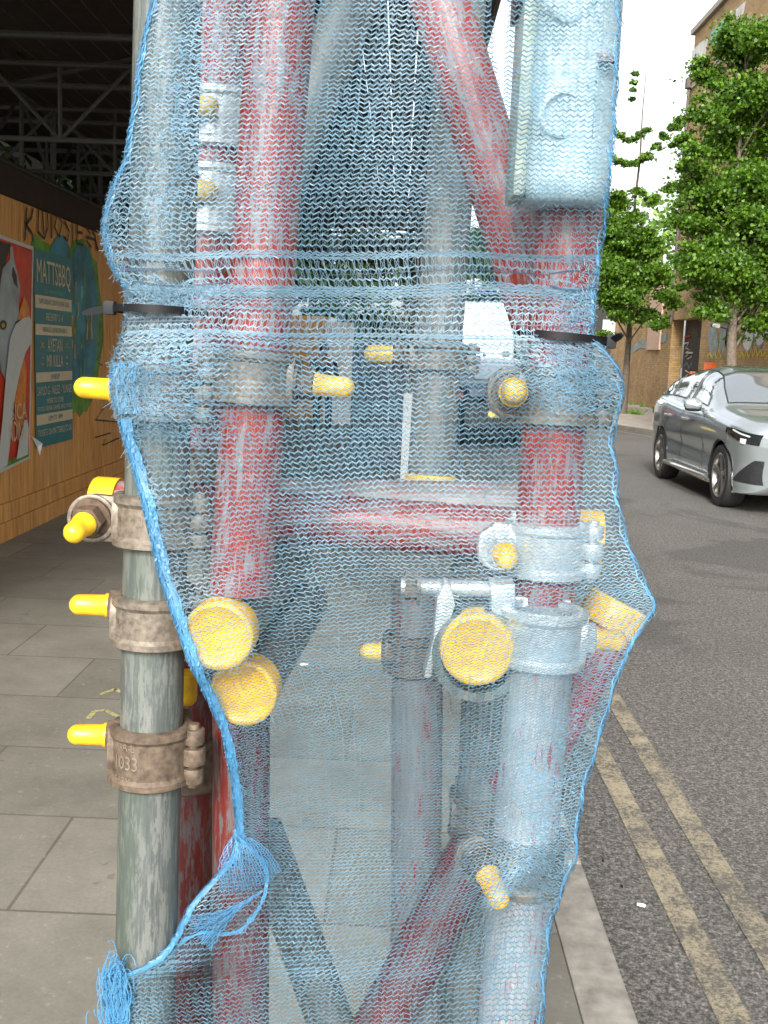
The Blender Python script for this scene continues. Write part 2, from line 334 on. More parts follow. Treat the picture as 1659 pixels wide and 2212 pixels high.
a, b = at(521, 1530, .835), at(520, 2250, .82); lo, hi = vext(a, b, .05, a.z); T['C2'] = (lo, hi); tube('chalky red upright tube under the two left yellow discs', lo, hi, REDW)
a, b = at(212, 1090, .96), at(1292, 1166, .925); T['H2'] = (a, b); tube('red horizontal tube across the middle with a yellow cap at each end', a, b, RED, caps=(0, 1))
a, b = at(560, 1084, 1.03), at(1180, 1096, 1.005); tube('scuffed grey horizontal tube just above and behind the red one', a, b, PALEW)
a, b = at(1334, 1306, .845), at(1108, 1720, .825); T['P'] = (a, b); tube('short red brace poking out at the right of the net with a yellow cap', a, b, RED, caps=(0,))
for x, y, Y, lb, L_ in ((472, 1373, .742, 'upper left of three tubes end on to us, with a round yellow disc', .3), (526, 1496, .77, 'lower left of three tubes end on to us, with a round yellow disc', .3), (1030, 1403, .722, 'right of three tubes end on to us, with the biggest yellow disc', .3)):
    a = at(x, y, Y); tube(lb, a, a+Vector((.02, L_, .0)), GREYT, caps=(0,))

# ------------------------------------------------ couplers
def bolt_cap(mb, p, d, L=.028, r=.0068):
    d = Vector(d).normalized(); M = frame(p, d, (0, 1, .1) if abs(d.y) < .9 else (0, 0, 1))
    prof = [(r*1.16, 0), (r*1.17, .0022), (r*1.03, .0032), (r, L*.6), (r*.99, L-r)]+[(r*cos(t), L-r+r*sin(t)) for t in [pi/2*i/6 for i in range(1, 7)]]
    mb.lathe([(0, 0)]+prof, M, 20)
def hexnut(mb, p, d, R=.0125, h=.011):
    d = Vector(d).normalized(); M = frame(p, d, (0, 1, .1) if abs(d.y) < .9 else (0, 0, 1))
    mb.prism([(R*cos(pi/3*i), R*sin(pi/3*i)) for i in range(6)], 0, h, M); mb.lathe([(R*1.25, -.0025), (R*1.25, 0), (0, 0)], M, 24)
GRP = 'forged couplers bolted to the tubes'
def coupler(label, key, yD, side=-1, mat=CAST, capdir=None, text=(), Yadj=0, w=.042, r=TR, cap=True, caplen=.030, back=True, lug='plate', tw=.022, zrot=0, capmat=YEL, capr=.0080, nutmat=NUT, bolt0=.016, hinge=True, bpos=None, bz=0):
    """swivel or right-angle coupler round the tube `key` where the picture row is yD; side -1/+1 = bolt on the left/right"""
    lo, hi = T[key]; 
    # the point of the tube axis seen at row yD
    best = None
    for i in range(400):
        q = lo.lerp(hi, i/399); v = RM.transposed() @ (q-Vector((0, 0, CAMZ)))
        y = 1106-F*v.y/-v.z
        if best is None or abs(y-yD) < best[0]: best = (abs(y-yD), q)
    axis = (hi-lo).normalized(); axis = axis if axis.z > 0 else -axis
    M = frame(best[1], axis) @ Matrix.Rotation(radians(zrot), 4, 'Z')
    root = empty('scaffold_coupler', M=M); tag(root, label, 'scaffold coupler', GRP)
    th = .0055; R0 = r+.0006; R1 = R0+th; s = side; hw_ = w/2; parts = []
    # band: a forged strap with raised lips, wrapped most of the way round
    mb = MB(); prof = [(R0, -hw_), (R1, -hw_), (R1+.0022, -hw_+.0015), (R1+.0022, -hw_+.006), (R1, -hw_+.009), (R1, hw_-.009), (R1+.0022, hw_-.006), (R1+.0022, hw_-.0015), (R1, hw_), (R0, hw_)]
    mb.lathe(prof+[prof[0]], None, 44, -pi*.5-pi*.82, -pi*.5+pi*.82)
    parts.append(mb.obj('clamp_band', mat, root, smooth=35))
    # lug on the bolt side
    mb = MB(); X = s*(R1+.002)
    if lug:
        pl = [(-.013, -hw_*.95), (.013, -hw_*.95), (.016, -hw_*.4), (.016, hw_*.4), (.013, hw_*.95), (-.013, hw_*.95), (-.017, hw_*.4), (-.017, -hw_*.4)]
        Ml = Matrix.Translation((s*(R1-.0065), 0, 0)) @ Matrix.Rotation(s*pi/2, 4, 'Y')
        mb.prism(pl, 0, .0065, Ml @ Matrix.Rotation(pi/2, 4, 'Z'))
        parts.append(mb.obj('lug', mat, root, smooth=35, bevel=.0012)); mb = MB()
        for z0, z1 in ((-hw_*.95, -hw_*.42), (-hw_*.3, hw_*.3), (hw_*.42, hw_*.95)) if hinge else ():
            mb.bar((-s*(R1+.004), -.004, z0), (-s*(R1+.004), -.004, z1), .0085 if z0 != -hw_*.3 else .0095, 14)
        if not hinge: mb.box((-s*(R1+.001)-.004, .0, -hw_*.9), (-s*(R1+.001)+.004, .012, hw_*.9))
        else: mb.bar((-s*(R1+.004), -.004, -hw_*1.12), (-s*(R1+.004), -.004, hw_*1.12), .0045, 12)
        parts.append(mb.obj('hinge', mat, root, smooth=35, bevel=.0012))
    if back:
        mb = MB(); mb.box((-.024, R0+.001, -.022), (.024, R1+.012, .022)); mb.lathe([(.0, .05), (.016, .05), (.019, .046), (.019, R0)], Matrix.Rotation(-pi/2, 4, 'X'), 24)
        parts.append(mb.obj('back_saddle', mat, root, smooth=35, bevel=.002))
    if cap:
        bd = Vector(capdir) if capdir else Vector((s, 0, 0)); bd.normalize()
        bp = Vector((s*(R1-.0075), -.001, bz)) if abs(bd.y) < .7 else Vector((s*(R1+bolt0), -.012, 0))
        if bpos: bp = Vector(bpos)
        if abs(bd.y) >= .7 and not bpos:
            mb = MB(); mb.box((min(0, s*(R1+bolt0+.012)), -.010, -hw_*.9), (max(0, s*(R1+bolt0+.012)), .004, hw_*.9)) if False else None
            mb = MB(); Mx = Matrix.Translation((s*(R1+bolt0*.55), -.004, 0)) @ Matrix.Rotation(pi/2, 4, 'X')
            q = [(-.02, -hw_*.85), (.008, -hw_*.9), (.019, -hw_*.5), (.021, 0), (.019, hw_*.5), (.008, hw_*.9), (-.02, hw_*.85)]
            mb.prism([(s*x, y) for x, y in q], -.004, .006, Mx)
            mb.lathe([(.0165, 0), (.0185, .001), (.0185, .003), (.015, .0035), (.0145, .001)], Matrix.Translation(bp+Vector((0, .003, 0))) @ Matrix.Rotation(pi/2, 4, 'X'), 28)
            parts.append(mb.obj('bolt_flange', mat, root, smooth=35, bevel=.0015))
        mb = MB(); hexnut(mb, bp, bd); parts.append(mb.obj('nut', nutmat, root, smooth=25, bevel=.0008))
        mb = MB(); mb.bar(bp-bd*.01, bp+bd*.02, .0045, 12); parts.append(mb.obj('bolt', nutmat, root))
        mb = MB(); bolt_cap(mb, bp+bd*.0115, bd, caplen, capr); parts.append(mb.obj('bolt_cap', capmat, root, smooth=50))
    if text:
        mb = MB()
        for st, x, z, tw_, h in text:
            ang = x/R1
            Mt = Matrix.Rotation(ang, 4, 'Z') @ Matrix.Translation((0, -R1, z)) @ Matrix.Rotation(pi/2, 4, 'X')
            text_mb(st, tw_, h, Mt, .0006, R1, mb)
        parts.append(mb.obj('lettering', plain('raised_letters_'+str(len(MC)), (.19, .155, .12) if mat is not CHR else (.7, .7, .7), .5, .2, .2, 90, 0), root, smooth=0))
    HW.extend(parts); return root
# left, outside the net
coupler('rusty coupler on the grey upright, bolt cap pointing at us, topmost of three bare ones', 'A', 1133, -1, CAST, (-.12, -1, -.22), (('E', .004, .014, .0045, .0065), ('N', -.001, .003, .006, .008), ('EV', .001, -.013, .011, .0065)), w=.040, caplen=.026)
coupler('grey coupler on the grey upright with raised lettering, middle of the three bare ones', 'A', 1335, -1, CAST, (-1, -.1, .0), (('KG', -.0235, .010, .008, .006), ('FG', -.0225, -.001, .008, .007), ('FORGED', -.015, -.0145, .020, .0055)), w=.039, bz=.009)
coupler('muddy coupler with number 1033 low on the grey upright, yellow cap pointing left', 'A', 1610, -1, CASTR, (-1, -.12, 0), (('K-A-L', -.014, .0125, .017, .0065), ('1033', -.013, .0, .020, .011), ('513X', -.016, -.0145, .016, .006)), w=.046, bz=.012)
coupler('muddy coupler half hidden by the net hem, on the chalky red tube', 'C1', 1640, 1, CASTR, (1, -.1, 0), w=.046, cap=False)
# under the net
coupler('coupler under the net near its top left, yellow cap pushing out to the left', 'A', 842, -1, CAST, (-1, -.05, .02), w=.044, text=(('KG', .01, .0, .016, .012),), caplen=.029)
coupler('coupler under the net round the leaning red tube, yellow cap pointing right', 'B', 815, 1, CAST, (1, -.1, -.03), w=.040, caplen=.030, capr=.0078, bpos=(.0335, -.001, 0))
coupler('coupler under the net on the red upright, yellow cap facing us', 'R', 860, -1, CAST, (-.05, -1, .1), w=.044, bolt0=.004, capr=.0092, caplen=.02)
coupler('bright silver coupler on the red upright, small yellow bolt cap in its round eye', 'R', 1180, -1, CHR, (.05, -1, -.15), w=.042, bolt0=.004, nutmat=CHR, caplen=.02)
coupler('bright silver coupler beside the biggest disc, yellow cap pointing right', 'S', 1376, 1, CHR, (1, -.02, 0), w=.042, nutmat=CHR, caplen=.024, hinge=False, bpos=(.0265, -.001, 0))
coupler('brown coupler on the silver upright low down, yellow cap pointing down at us', 'S', 1850, -1, CAST, (.35, -1, -.42), w=.042, bolt0=.002, caplen=.03, lug=None, back=False)
coupler('grey coupler on the short grey tube at the lower right', 'N', 1755, -1, CAST, None, w=.046, cap=False)
coupler('dark coupler on the worn centre upright, dull orange cap pointing left', 'M', 1410, -1, CASTR, (-1, -.02, .01), w=.038, capmat=YELD, caplen=.02)
coupler('upper grey coupler between the grey upright and the leaning red tube', 'B2', 262, -1, CHR, (.85, -.5, -.1), w=.05, caplen=.02, capmat=YELD, bpos=(-.022, -.034, .004))
coupler('lower grey coupler between the grey upright and the leaning red tube', 'B2', 440, -1, CHR, (.85, -.5, -.1), w=.06, caplen=.02, capmat=YELD, bpos=(-.018, -.034, .004))
coupler('small coupler high behind the centre, yellow cap pointing left', 'F', 777, -1, CAST, (-1, 0, 0), w=.03, capmat=YELD, caplen=.03, capr=.009, bpos=(-.036, -.001, 0))
coupler('small dark coupler low behind the left uprights with a round yellow cap', 'B2', 1005, -1, CAST, (-.1, -1, 0), w=.03, bolt0=-.004, capmat=YELD, caplen=.016)
# clamp holding the biggest disc's tube: ring seen end on, with a pair of white forged cheeks above it
c = at(1030, 1403, .748); root = empty('scaffold_coupler', c); tag(root, 'white forged ring coupler round the tube with the biggest yellow disc', 'scaffold coupler', GRP)
mb = MB(); mb.lathe([(TR+.003, -.02), (TR+.0095, -.018), (TR+.0095, .02), (TR+.003, .02), (TR+.003, -.02)], Matrix.Rotation(pi/2, 4, 'X'), 40); HW.append(mb.obj('clamp_band', GALV, root))
mb = MB(); q = [(-.039, -.02), (-.033, .012), (-.032, .040), (-.027, .052), (-.022, .050), (-.018, .036), (-.022, .022), (-.031, .0), (-.033, -.02)]
Mz = Matrix.Rotation(pi/2, 4, 'X'); mb.prism(q, -.012, .012, Mz); HW.append(mb.obj('left_cheek', CHR, root, bevel=.002))
mb = MB(); mb.prism([(.008, .03), (.006, .052), (.024, .054), (.026, .026), (.02, .02)], -.014, .014, Mz); HW.append(mb.obj('right_cheek', CHR, root, bevel=.002))
mb = MB(); mb.bar((-.058, .012, .043), (.02, .012, .043), .0065, 16); HW.append(mb.obj('bolt', CHR, root))
mb = MB(); hexnut(mb, (-.046, .012, .043), (-1, 0, 0), .011, .009); HW.append(mb.obj('nut', CAST, root))
# small loose clip of pale plastic on the left
c = at(418, 1245, .86); mb = MB(); mb.box((-.009, -.006, -.03), (.009, .006, .03)); mb.box((-.013, -.002, -.012), (.013, .008, .012))
o = mb.obj('plastic_wedge', plain('cream_plastic', (.62, .6, .48), .5), M=frame(c, (.05, 0, 1)), bevel=.002); tag(o, 'small cream plastic wedge left of the leaning red tube foot', 'wedge'); HW.append(o)
c = at(405, 1452, .85); mb = MB(); bolt_cap(mb, (0, 0, 0), (0, 0, -1), .03, .0085); o = mb.obj('bolt_cap', YEL, M=Matrix.Translation(c)); tag(o, 'yellow cap peeping out behind the net hem above the chalky red tube', 'bolt cap'); HW.append(o)

# pale plastic casing round the upper right tubes
def casing():
    lo, hi = T['R']; ax = (hi-lo).normalized(); c = at(1214, 452, .77); M = frame(c, ax)
    root = empty('plastic_casing', M=M); tag(root, 'pale plastic casing with two embossed rings strapped round the top of the red upright', 'casing')
    W2, D, H, rr = .0300, .042, .42, .016
    # cross-section: flat left face, rounded front; bottom edge rolled
    sec = [(-W2, .03), (-W2, -D+rr)]+[(-W2+rr-rr*cos(t), -D+rr-rr*sin(t)) for t in [pi/2*i/6 for i in range(1, 7)]]
    sec += [(x, -D-.004*sin(pi*(x+W2-rr)/(2*W2-rr*2))) for x in (-.012, 0, .012)]+[(W2-.03+.03*sin(t), -D+.03-.03*cos(t)) for t in [pi/2*i/8 for i in range(0, 9)]]+[(W2, .03)]
    zs = [(0, .84), (.002, .92), (.006, .97), (.014, 1), (.1, 1), (.2, 1), (.3, 1), (H, 1)]
    mb = MB(); n = len(sec); vs = [(x*k, y*k if y < 0 else y, z) for z, k in zs for x, y in sec]
    fs = [(j*n+i, j*n+i+1, (j+1)*n+i+1, (j+1)*n+i) for j in range(len(zs)-1) for i in range(n-1)]+[tuple(range(n))]
    mb.add(vs, fs); m = plain('pale_casing_plastic', (.44, .56, .58), .38, 0, .1, 12, .1); HW.append(mb.obj('shell', m, root, smooth=60))
    mb = MB(); mb.box((-W2-.0085, -.024, .004), (-W2+.001, .034, H)); HW.append(mb.obj('side_flange', plain('greenish_flange', (.36, .42, .36), .5), root, bevel=.004))
    mb = MB(); mb.box((-W2-.0125, -.02, .13), (-W2-.009, .03, H)); HW.append(mb.obj('rubber_strip', BLK, root, bevel=.001))
    for z in (.055, .128):
        mb = MB(); Mr = Matrix.Translation((-.010, -D-.0030, z)) @ Matrix.Rotation(pi/2, 4, 'X')
        mb.lathe([(.0125, 0), (.0130, .0008), (.0145, .0008), (.0155, 0)], Mr, 36)
        HW.append(mb.obj('embossed_ring', m, root))
    mb = MB(); mb.box((.010, -D-.005, .089), (.023, -D+.004, .094)); HW.append(mb.obj('maker_label', plain('label_brown', (.2, .12, .13), .5), root))
casing()

# cable ties
def tie(label, key, yD, tail, Y=.0, dr=.0018, w=.0052, tilt=0, headang=-1):
    lo, hi = T[key]; best = min(((abs((lambda v: 1106-F*v.y/-v.z)(RM.transposed() @ (lo.lerp(hi, i/599)-Vector((0, 0, CAMZ))))-yD), i) for i in range(600)))[1]
    c = lo.lerp(hi, best/599); M = frame(c, (hi-lo) if (hi-lo).z > 0 else lo-hi) @ Matrix.Rotation(radians(tilt), 4, 'Y')
    root = empty('cable_tie', M=M); tag(root, label, 'cable tie')
    R = TR+.0095; mb = MB(); mb.lathe([(R, -w/2), (R+.0013, -w/2), (R+.0013, w/2), (R, w/2), (R, -w/2)], None, 48); mb.obj('strap', BLK, root)
    h = Vector((headang*(R+.002), -.008, 0)); mb = MB(); mb.box((h.x-.004, h.y-.005, -.005), (h.x+.004, h.y+.004, .005)); mb.obj('head', plain('grey_nylon_'+key, (.018, .02, .022), .6, spec=.2), root, bevel=.001)
    t0 = h; t1 = M.inverted() @ tail; d = (t1-t0); L = d.length; Mt = frame(t0, d, (0, 1, .1))
    mb = MB(); z = [(0, 1), (L*.72, 1), (L*.9, .7), (L, .35)]
    vs = []
    for zz, k in z: vs += [(-.0007, 0, zz), (.0007, 0, zz)]
    vs = [Mt @ Vector((x, y, zz)) for zz, k in z for x, y in ((-w/2*k, -.0007), (w/2*k, -.0007), (w/2*k, .0007), (-w/2*k, .0007))]
    fs = [(j*4+i, j*4+(i+1) % 4, (j+1)*4+(i+1) % 4, (j+1)*4+i) for j in range(3) for i in range(4)]+[(3, 2, 1, 0), (12, 13, 14, 15)]
    mb.add(vs, fs); mb.obj('tail', plain('grey_tail_'+key, (.012, .013, .015), .6, spec=.15), root)
tie('black cable tie pulled tight round the grey upright, tail sticking out left', 'A', 665, at(177, 677, .77))
tie('black cable tie round the red upright, head and tail to the right', 'R', 722, at(1345, 722, .76), tilt=3, headang=1)
# the seat of the second tie continues as a strap across the net to the left

# ------------------------------------------------ the blue debris net
def interp(tab, y): return np.interp(y, [p[0] for p in tab], [p[1] for p in tab])
LE = [(-80, 335), (0, 328), (60, 315), (110, 303), (220, 290), (300, 277), (350, 268), (400, 243), (440, 232), (480, 222), (530, 226), (570, 238), (610, 262), (640, 276), (670, 272), (700, 268), (730, 258), (770, 243), (830, 238), (870, 244), (905, 256), (960, 270), (1000, 284), (1080, 306), (1160, 325), (1250, 346), (1330, 374), (1430, 408), (1510, 448), (1580, 480), (1680, 500), (1760, 508), (1800, 512), (1840, 505), (1880, 478), (1920, 440), (1960, 405), (2000, 388), (2040, 366), (2070, 340), (2095, 300), (2110, 250), (2125, 232), (2160, 224), (2212, 238), (2290, 240)]
RE = [(-80, 1342), (0, 1341), (150, 1336), (300, 1328), (430, 1315), (470, 1310), (540, 1300), (600, 1291), (680, 1284), (715, 1279), (735, 1284), (755, 1310), (790, 1335), (830, 1347), (860, 1349), (900, 1334), (960, 1325), (1020, 1335), (1080, 1336), (1150, 1352), (1220, 1376), (1270, 1402), (1305, 1420), (1325, 1412), (1350, 1396), (1395, 1368), (1430, 1350), (1480, 1330), (1620, 1290), (1700, 1264), (1800, 1248), (1840, 1248), (1870, 1242), (1900, 1224), (2000, 1190), (2100, 1180), (2212, 1174), (2290, 1170)]
def net():
    bpy.context.view_layer.update()
    vs = []; fs = []
    for o in HW:
        k = len(vs); M = o.matrix_world; vs += [M @ v.co for v in o.data.vertices]; fs += [[i+k for i in p.vertices] for p in o.data.polygons]
    bvh = BVHTree.FromPolygons(vs, fs)
    NU, NV = 110, 240; yD = np.linspace(-80, 2290, NV); Lx = interp(LE, yD); Rx = interp(RE, yD); s = np.linspace(0, 1, NU)
    X = Lx[:, None]+(Rx-Lx)[:, None]*s[None]; Yp = np.repeat(yD[:, None], NU, 1)
    obs = np.full((NV, NU), .87); C = Vector((0, 0, CAMZ))
    for j in range(NV):
        for i in range(NU):
            d = ray(X[j, i], Yp[j, i]); d = d/d.y; h = bvh.ray_cast(C+d*.3, d.normalized(), 1.2)
            if h[0] is not None: obs[j, i] = min(.87, h[0].y)
    p = np.pad(obs, 1, mode='edge'); ob = np.min([p[a:a+NV, b:b+NU] for a in range(3) for b in range(3)], 0)-.0035
    d = ob.copy()
    for it in range(3500):
        q = np.pad(d, 1, mode='edge'); avg = (q[:-2, 1:-1]+q[2:, 1:-1]+q[1:-1, :-2]+q[1:-1, 2:])/4
        d = np.minimum(ob, avg+2.2e-5)
    # soft smoothing that never goes behind the hardware
    for it in range(2):
        q = np.pad(d, 1, mode='edge'); d = np.minimum(ob+.001, (q[:-2, 1:-1]+q[2:, 1:-1]+q[1:-1, :-2]+q[1:-1, 2:]+4*d)/8)
    wr = 7; X = np.pad(X, ((0, 0), (wr, wr))); D = np.pad(d, ((0, 0), (wr, wr)), mode='edge'); Y2 = np.repeat(yD[:, None], NU+2*wr, 1)
    for k in range(1, wr+1):
        X[:, wr-k] = Lx+3.2*(k*.5)**2*.8; D[:, wr-k] = d[:, 0]+.0065*k
        X[:, wr+NU-1+k] = Rx-3.2*(k*.5)**2*.8; D[:, wr+NU-1+k] = d[:, -1]+.0065*k
    dx = (X-829.5)/F; dy = -(Y2-1106)/F; R_ = np.array([list(r) for r in RM])
    rx = R_[0, 0]*dx+R_[0, 1]*dy-R_[0, 2]; ry = R_[1, 0]*dx+R_[1, 1]*dy-R_[1, 2]; rz = R_[2, 0]*dx+R_[2, 1]*dy-R_[2, 2]
    P = np.stack([rx/ry*D, D, CAMZ+rz/ry*D], -1)
    gu = np.gradient(P, axis=1); gv = np.gradient(P, axis=0); Nn = np.cross(gu, gv); Nn /= np.linalg.norm(Nn, axis=-1, keepdims=True)+1e-12
    NU2 = NU+2*wr
    def samp(u, y):
        """u: 0..1 across (may go past the ends round the back), y: picture row"""
        cu = np.clip(wr+u*(NU-1), 0, NU2-1.001); cv = np.clip((y+80)/2370*(NV-1), 0, NV-1.001)
        i = cu.astype(int); j = cv.astype(int); fu = (cu-i)[..., None]; fv = (cv-j)[..., None]
        def g(A): return (A[j, i]*(1-fu)+A[j, i+1]*fu)*(1-fv)+(A[j+1, i]*(1-fu)+A[j+1, i+1]*fu)*fv
        return g(P), g(Nn)
    # rows
    def pitch(y):
        return float(np.interp(y, [-80, 0, 480, 520, 545, 550, 575, 610, 616, 640, 650, 665, 705, 715, 760, 1050, 1120, 1250, 1400, 1800, 1900, 2000, 2212], [10.5, 10.5, 10.5, 12, 15, 20, 21, 12, 6.5, 7, 10, 15, 15, 9, 10.5, 11, 8.6, 8, 6.6, 6.6, 8, 9.5, 9.5]))
    rows = [-70.]
    while rows[-1] < 2275: rows.append(rows[-1]+pitch(rows[-1])*(1+.10*RNG.standard_normal()))
    rows = np.array(rows); NR = len(rows)
    g = lambda y, c, w: np.exp(-((y-c)/w)**2)
    ph = RNG.uniform(0, 6.28, 8)
    def warp(u, y):
        w = 46*np.clip((u-.68)/.32, 0, 1)**1.3*g(y, 765, 70)-10*g(u, .2, .12)*g(y, 790, 60)+14*g(u, .1, .1)*g(y, 590, 60)
        w += 95*(1-np.clip(u, 0, 1))**2*g(y, 1400, 300)-85*np.clip((u-.62)/.38, 0, 1)**1.6*g(y, 1560, 210)
        w += 75*(1-np.clip(u, 0, 1))**1.4*g(y, 2120, 190)-34*np.clip((u-.7)/.3, 0, 1)*g(y, 2050, 150)-26*g(u, .88, .07)*g(y, 1960, 90)
        w += 4*np.sin(u*7+ph[0]+y*.011)+2.5*np.sin(u*17+ph[1]-y*.021)+5*np.sin(u*3.3+ph[2]+y*.006)
        w += 5*np.sin(u*9+ph[3])*g(y, 600, 60)*2
        return w
    holes = [(.115, 597, .036, 17), (.972, 601, .030, 21), (.835, 603, .03, 14)]
    LV, LF = [], []
    def strands(P0, P1, N0, w, j=0.):
        d_ = P1-P0; L = np.linalg.norm(d_, axis=1, keepdims=True); ok = (L[:, 0] > 1e-6) & (L[:, 0] < .03); P0 = P0[ok]; P1 = P1[ok]; N0 = N0[ok]; d_ = d_[ok]/L[ok]
        if isinstance(w, np.ndarray): w = w[ok][:, None]
        sd = np.cross(N0, d_); sd /= np.linalg.norm(sd, axis=1, keepdims=True)+1e-9; sd = sd*w/2; e = d_*w*.25
        b = sum(len(x) for x in LV); n = len(P0)
        ridge = N0*(-.0) 
        V = np.stack([P0-sd-e, P0+sd-e, P1+sd+e, P1-sd+e], 1).reshape(-1, 3); LV.append(V)
        LF.append((np.arange(n)[:, None]*4+np.arange(4)[None])+b)
    def flush(name, mat, parent):
        V = np.concatenate(LV); Q = np.concatenate(LF); LV.clear(); LF.clear(); me = bpy.data.meshes.new(name)
        me.vertices.add(len(V)); me.vertices.foreach_set('co', V.ravel()); me.loops.add(Q.size); me.loops.foreach_set('vertex_index', Q.ravel().astype(np.int32))
        me.polygons.add(len(Q)); me.polygons.foreach_set('loop_start', np.arange(0, Q.size, 4, dtype=np.int32)); me.update(calc_edges=True)
        return link(name, me, mat, parent)
    root = empty('debris_net', at(829, 1106, .8)); tag(root, 'blue knitted debris net stretched over the whole bundle of scaffold tubes', 'net')
    inv = root.matrix_world.inverted()
    K = 148; verts = []; uu0 = np.linspace(-.055, 1.055, K+1); jit = np.zeros(K+1)
    for r_, y in enumerate(rows):
        pt = pitch(y); jit = jit*.9+RNG.standard_normal(K+1)*.0006
        u = uu0+jit; zig = (np.arange(K+1) % 2)*2-1; amp = min(3.0, pt*.28)*(.9+.2*RNG.random(K+1))
        yy = y+warp(u, y)+zig*amp+RNG.standard_normal(K+1)*.22
        for hu, hy, hw2, hh in holes:                       # torn holes push rows apart
            k = np.exp(-((u-hu)/hw2)**2); dyy = yy-hy; near = np.abs(dyy) < hh*1.6
            yy = np.where(near, hy+np.sign(dyy+.01)*np.maximum(np.abs(dyy), hh*k), yy)
        verts.append((u, yy))
    SL = lambda u, y: (np.abs(y) < 1e9)
    def slot(u, y):                                       # open slit between the two halves of the net near the top
        x = interp(LE, y)+(interp(RE, y)-interp(LE, y))*u
        a0 = np.interp(y, [-90, 0, 60, 130, 225], [1058, 1062, 1064, 1070, 1086]); a1 = np.interp(y, [-90, 0, 120, 225], [1098, 1096, 1091, 1086])
        h = (x > a0) & (x < a1) & (y < 222)
        for hu, hy, hw2, hh in holes: h |= ((u-hu)/(hw2*.72))**2+((y-hy)/(hh*1.1))**2 < 1
        return h
    pts = [samp(u, y) for u, y in verts]
    for r_ in range(NR):
        (u, yy), (Pp, Nq) = verts[r_], pts[r_]; y = rows[r_]; pt = pitch(y)
        keep = ~slot((u[1:]+u[:-1])/2, (yy[1:]+yy[:-1])/2)
        w = .00033*min(2.5, pt*.25)
        wk = w*(.9+.3*RNG.random(K)); off = Nq*RNG.standard_normal((K+1, 1))*.0004
        strands((Pp+off)[:-1][keep], (Pp+off)[1:][keep], Nq[:-1][keep], wk[keep])
        if r_+1 < NR:
            (u2, y2), (P2, N2) = verts[r_+1], pts[r_+1]; lw = .00019 if pt < 14 else .0003
            for a_, b_ in ((0, 1), (1, 0), (0, 0)):
                st = 1 if (a_, b_) == (0, 0) else 2
                ia = np.arange(a_+(r_ % 2 if st == 2 else 0), K, st); ib = np.clip(ia-a_+b_, 0, K)
                m_ = RNG.random(len(ia)) < (.96 if st == 1 else .8); ia = ia[m_]; ib = ib[m_]
                k2 = ~slot((u[ia]+u2[ib])/2, (yy[ia]+y2[ib])/2)
                strands(Pp[ia][k2], P2[ib][k2], Nq[ia][k2], lw)
    flush('mesh_panel', NET, root)
    # extra loose fibres: fuzz at the left edge and in the bunched places
    for c_u, c_y, su, sy, n in ((.0, 480, .015, 120, 350), (.03, 850, .03, 45, 1100), (.0, 560, .025, 60, 500), (.01, 2160, .03, 50, 900), (.1, 250, .06, 260, 250), (.11, 640, .08, 18, 500), (.93, 770, .06, 40, 500), (.97, 640, .03, 60, 500)):
        u = c_u+su*RNG.standard_normal(n); y = c_y+sy*RNG.standard_normal(n); Pa, Na = samp(u, y); Pb, Nb = samp(u+RNG.standard_normal(n)*.008, y+RNG.standard_normal(n)*9)
        o1 = Na*RNG.uniform(-.003, .001, (n, 1)); strands(Pa+o1, Pb+Nb*RNG.uniform(-.003, .001, (n, 1)), Na, .0004)
    n = 300; y = RNG.uniform(380, 1000, n); x = interp(LE, y); xb = x-np.abs(RNG.standard_normal(n))*9
    Pa, Na = samp(np.full(n, .004), y); Pb = Pa.copy(); Pb[:, 0] -= np.abs(RNG.standard_normal(n))*.0022; Pb[:, 2] += RNG.standard_normal(n)*.004; Pb[:, 1] -= .002; strands(Pa, Pb, Na, .00028)
    flush('loose_fibres', NET, root)
    # matted fibres where the net lies tight on the tubes
    for u0, u1, y0, y1, n in ((.05, .18, -80, 590, 1100), (.03, .2, 600, 665, 400), (.02, .24, 700, 960, 1300), (.78, 1.0, -150, 470, 1500), (.9, 1.02, 620, 720, 250), (.8, 1.02, 760, 890, 900), (.78, 1.0, 1400, 2350, 2000), (-.012, .04, 900, 1860, 1600)):
        u = u0+(u1-u0)*RNG.beta(2, 2, n); y = y0+(y1-y0)*RNG.beta(1.3, 1.3, n); k_ = ~slot(u, y); u = u[k_]; y = y[k_]; n = len(u)
        Pa, Na = samp(u, y); Pb, Nb = samp(u+RNG.standard_normal(n)*.006, y+RNG.standard_normal(n)*3.2)
        strands(Pa-Na*0, Pb, Na, .0003)
    flush('matted_fibres', NETL, root)
    # selvedge hem: packed tapes running down both edges
    for side, a_, b_, n, y0, y1, wd in ((0, -.012, .022, 34, 905, 1850, .0011), (0, -.015, .010, 12, -75, 620, .0009), (0, -.01, .014, 18, 1830, 2280, .0011), (1, .988, 1.02, 9, -75, 2280, .0009), (0, -.02, .05, 26, 785, 900, .001)):
        for k in range(n):
            yy = np.arange(y0, y1, 9.); u = a_+(b_-a_)*RNG.random()+.0035*np.sin(yy*.06+RNG.random()*6)+.0012*RNG.standard_normal(len(yy))
            Pp, Nq = samp(u, yy); Pp = Pp+Nq*(-.0007+.0012*RNG.standard_normal((len(yy), 1))*.4); strands(Pp[:-1], Pp[1:], Nq[:-1], wd)
    flush('hem', NETB, root)
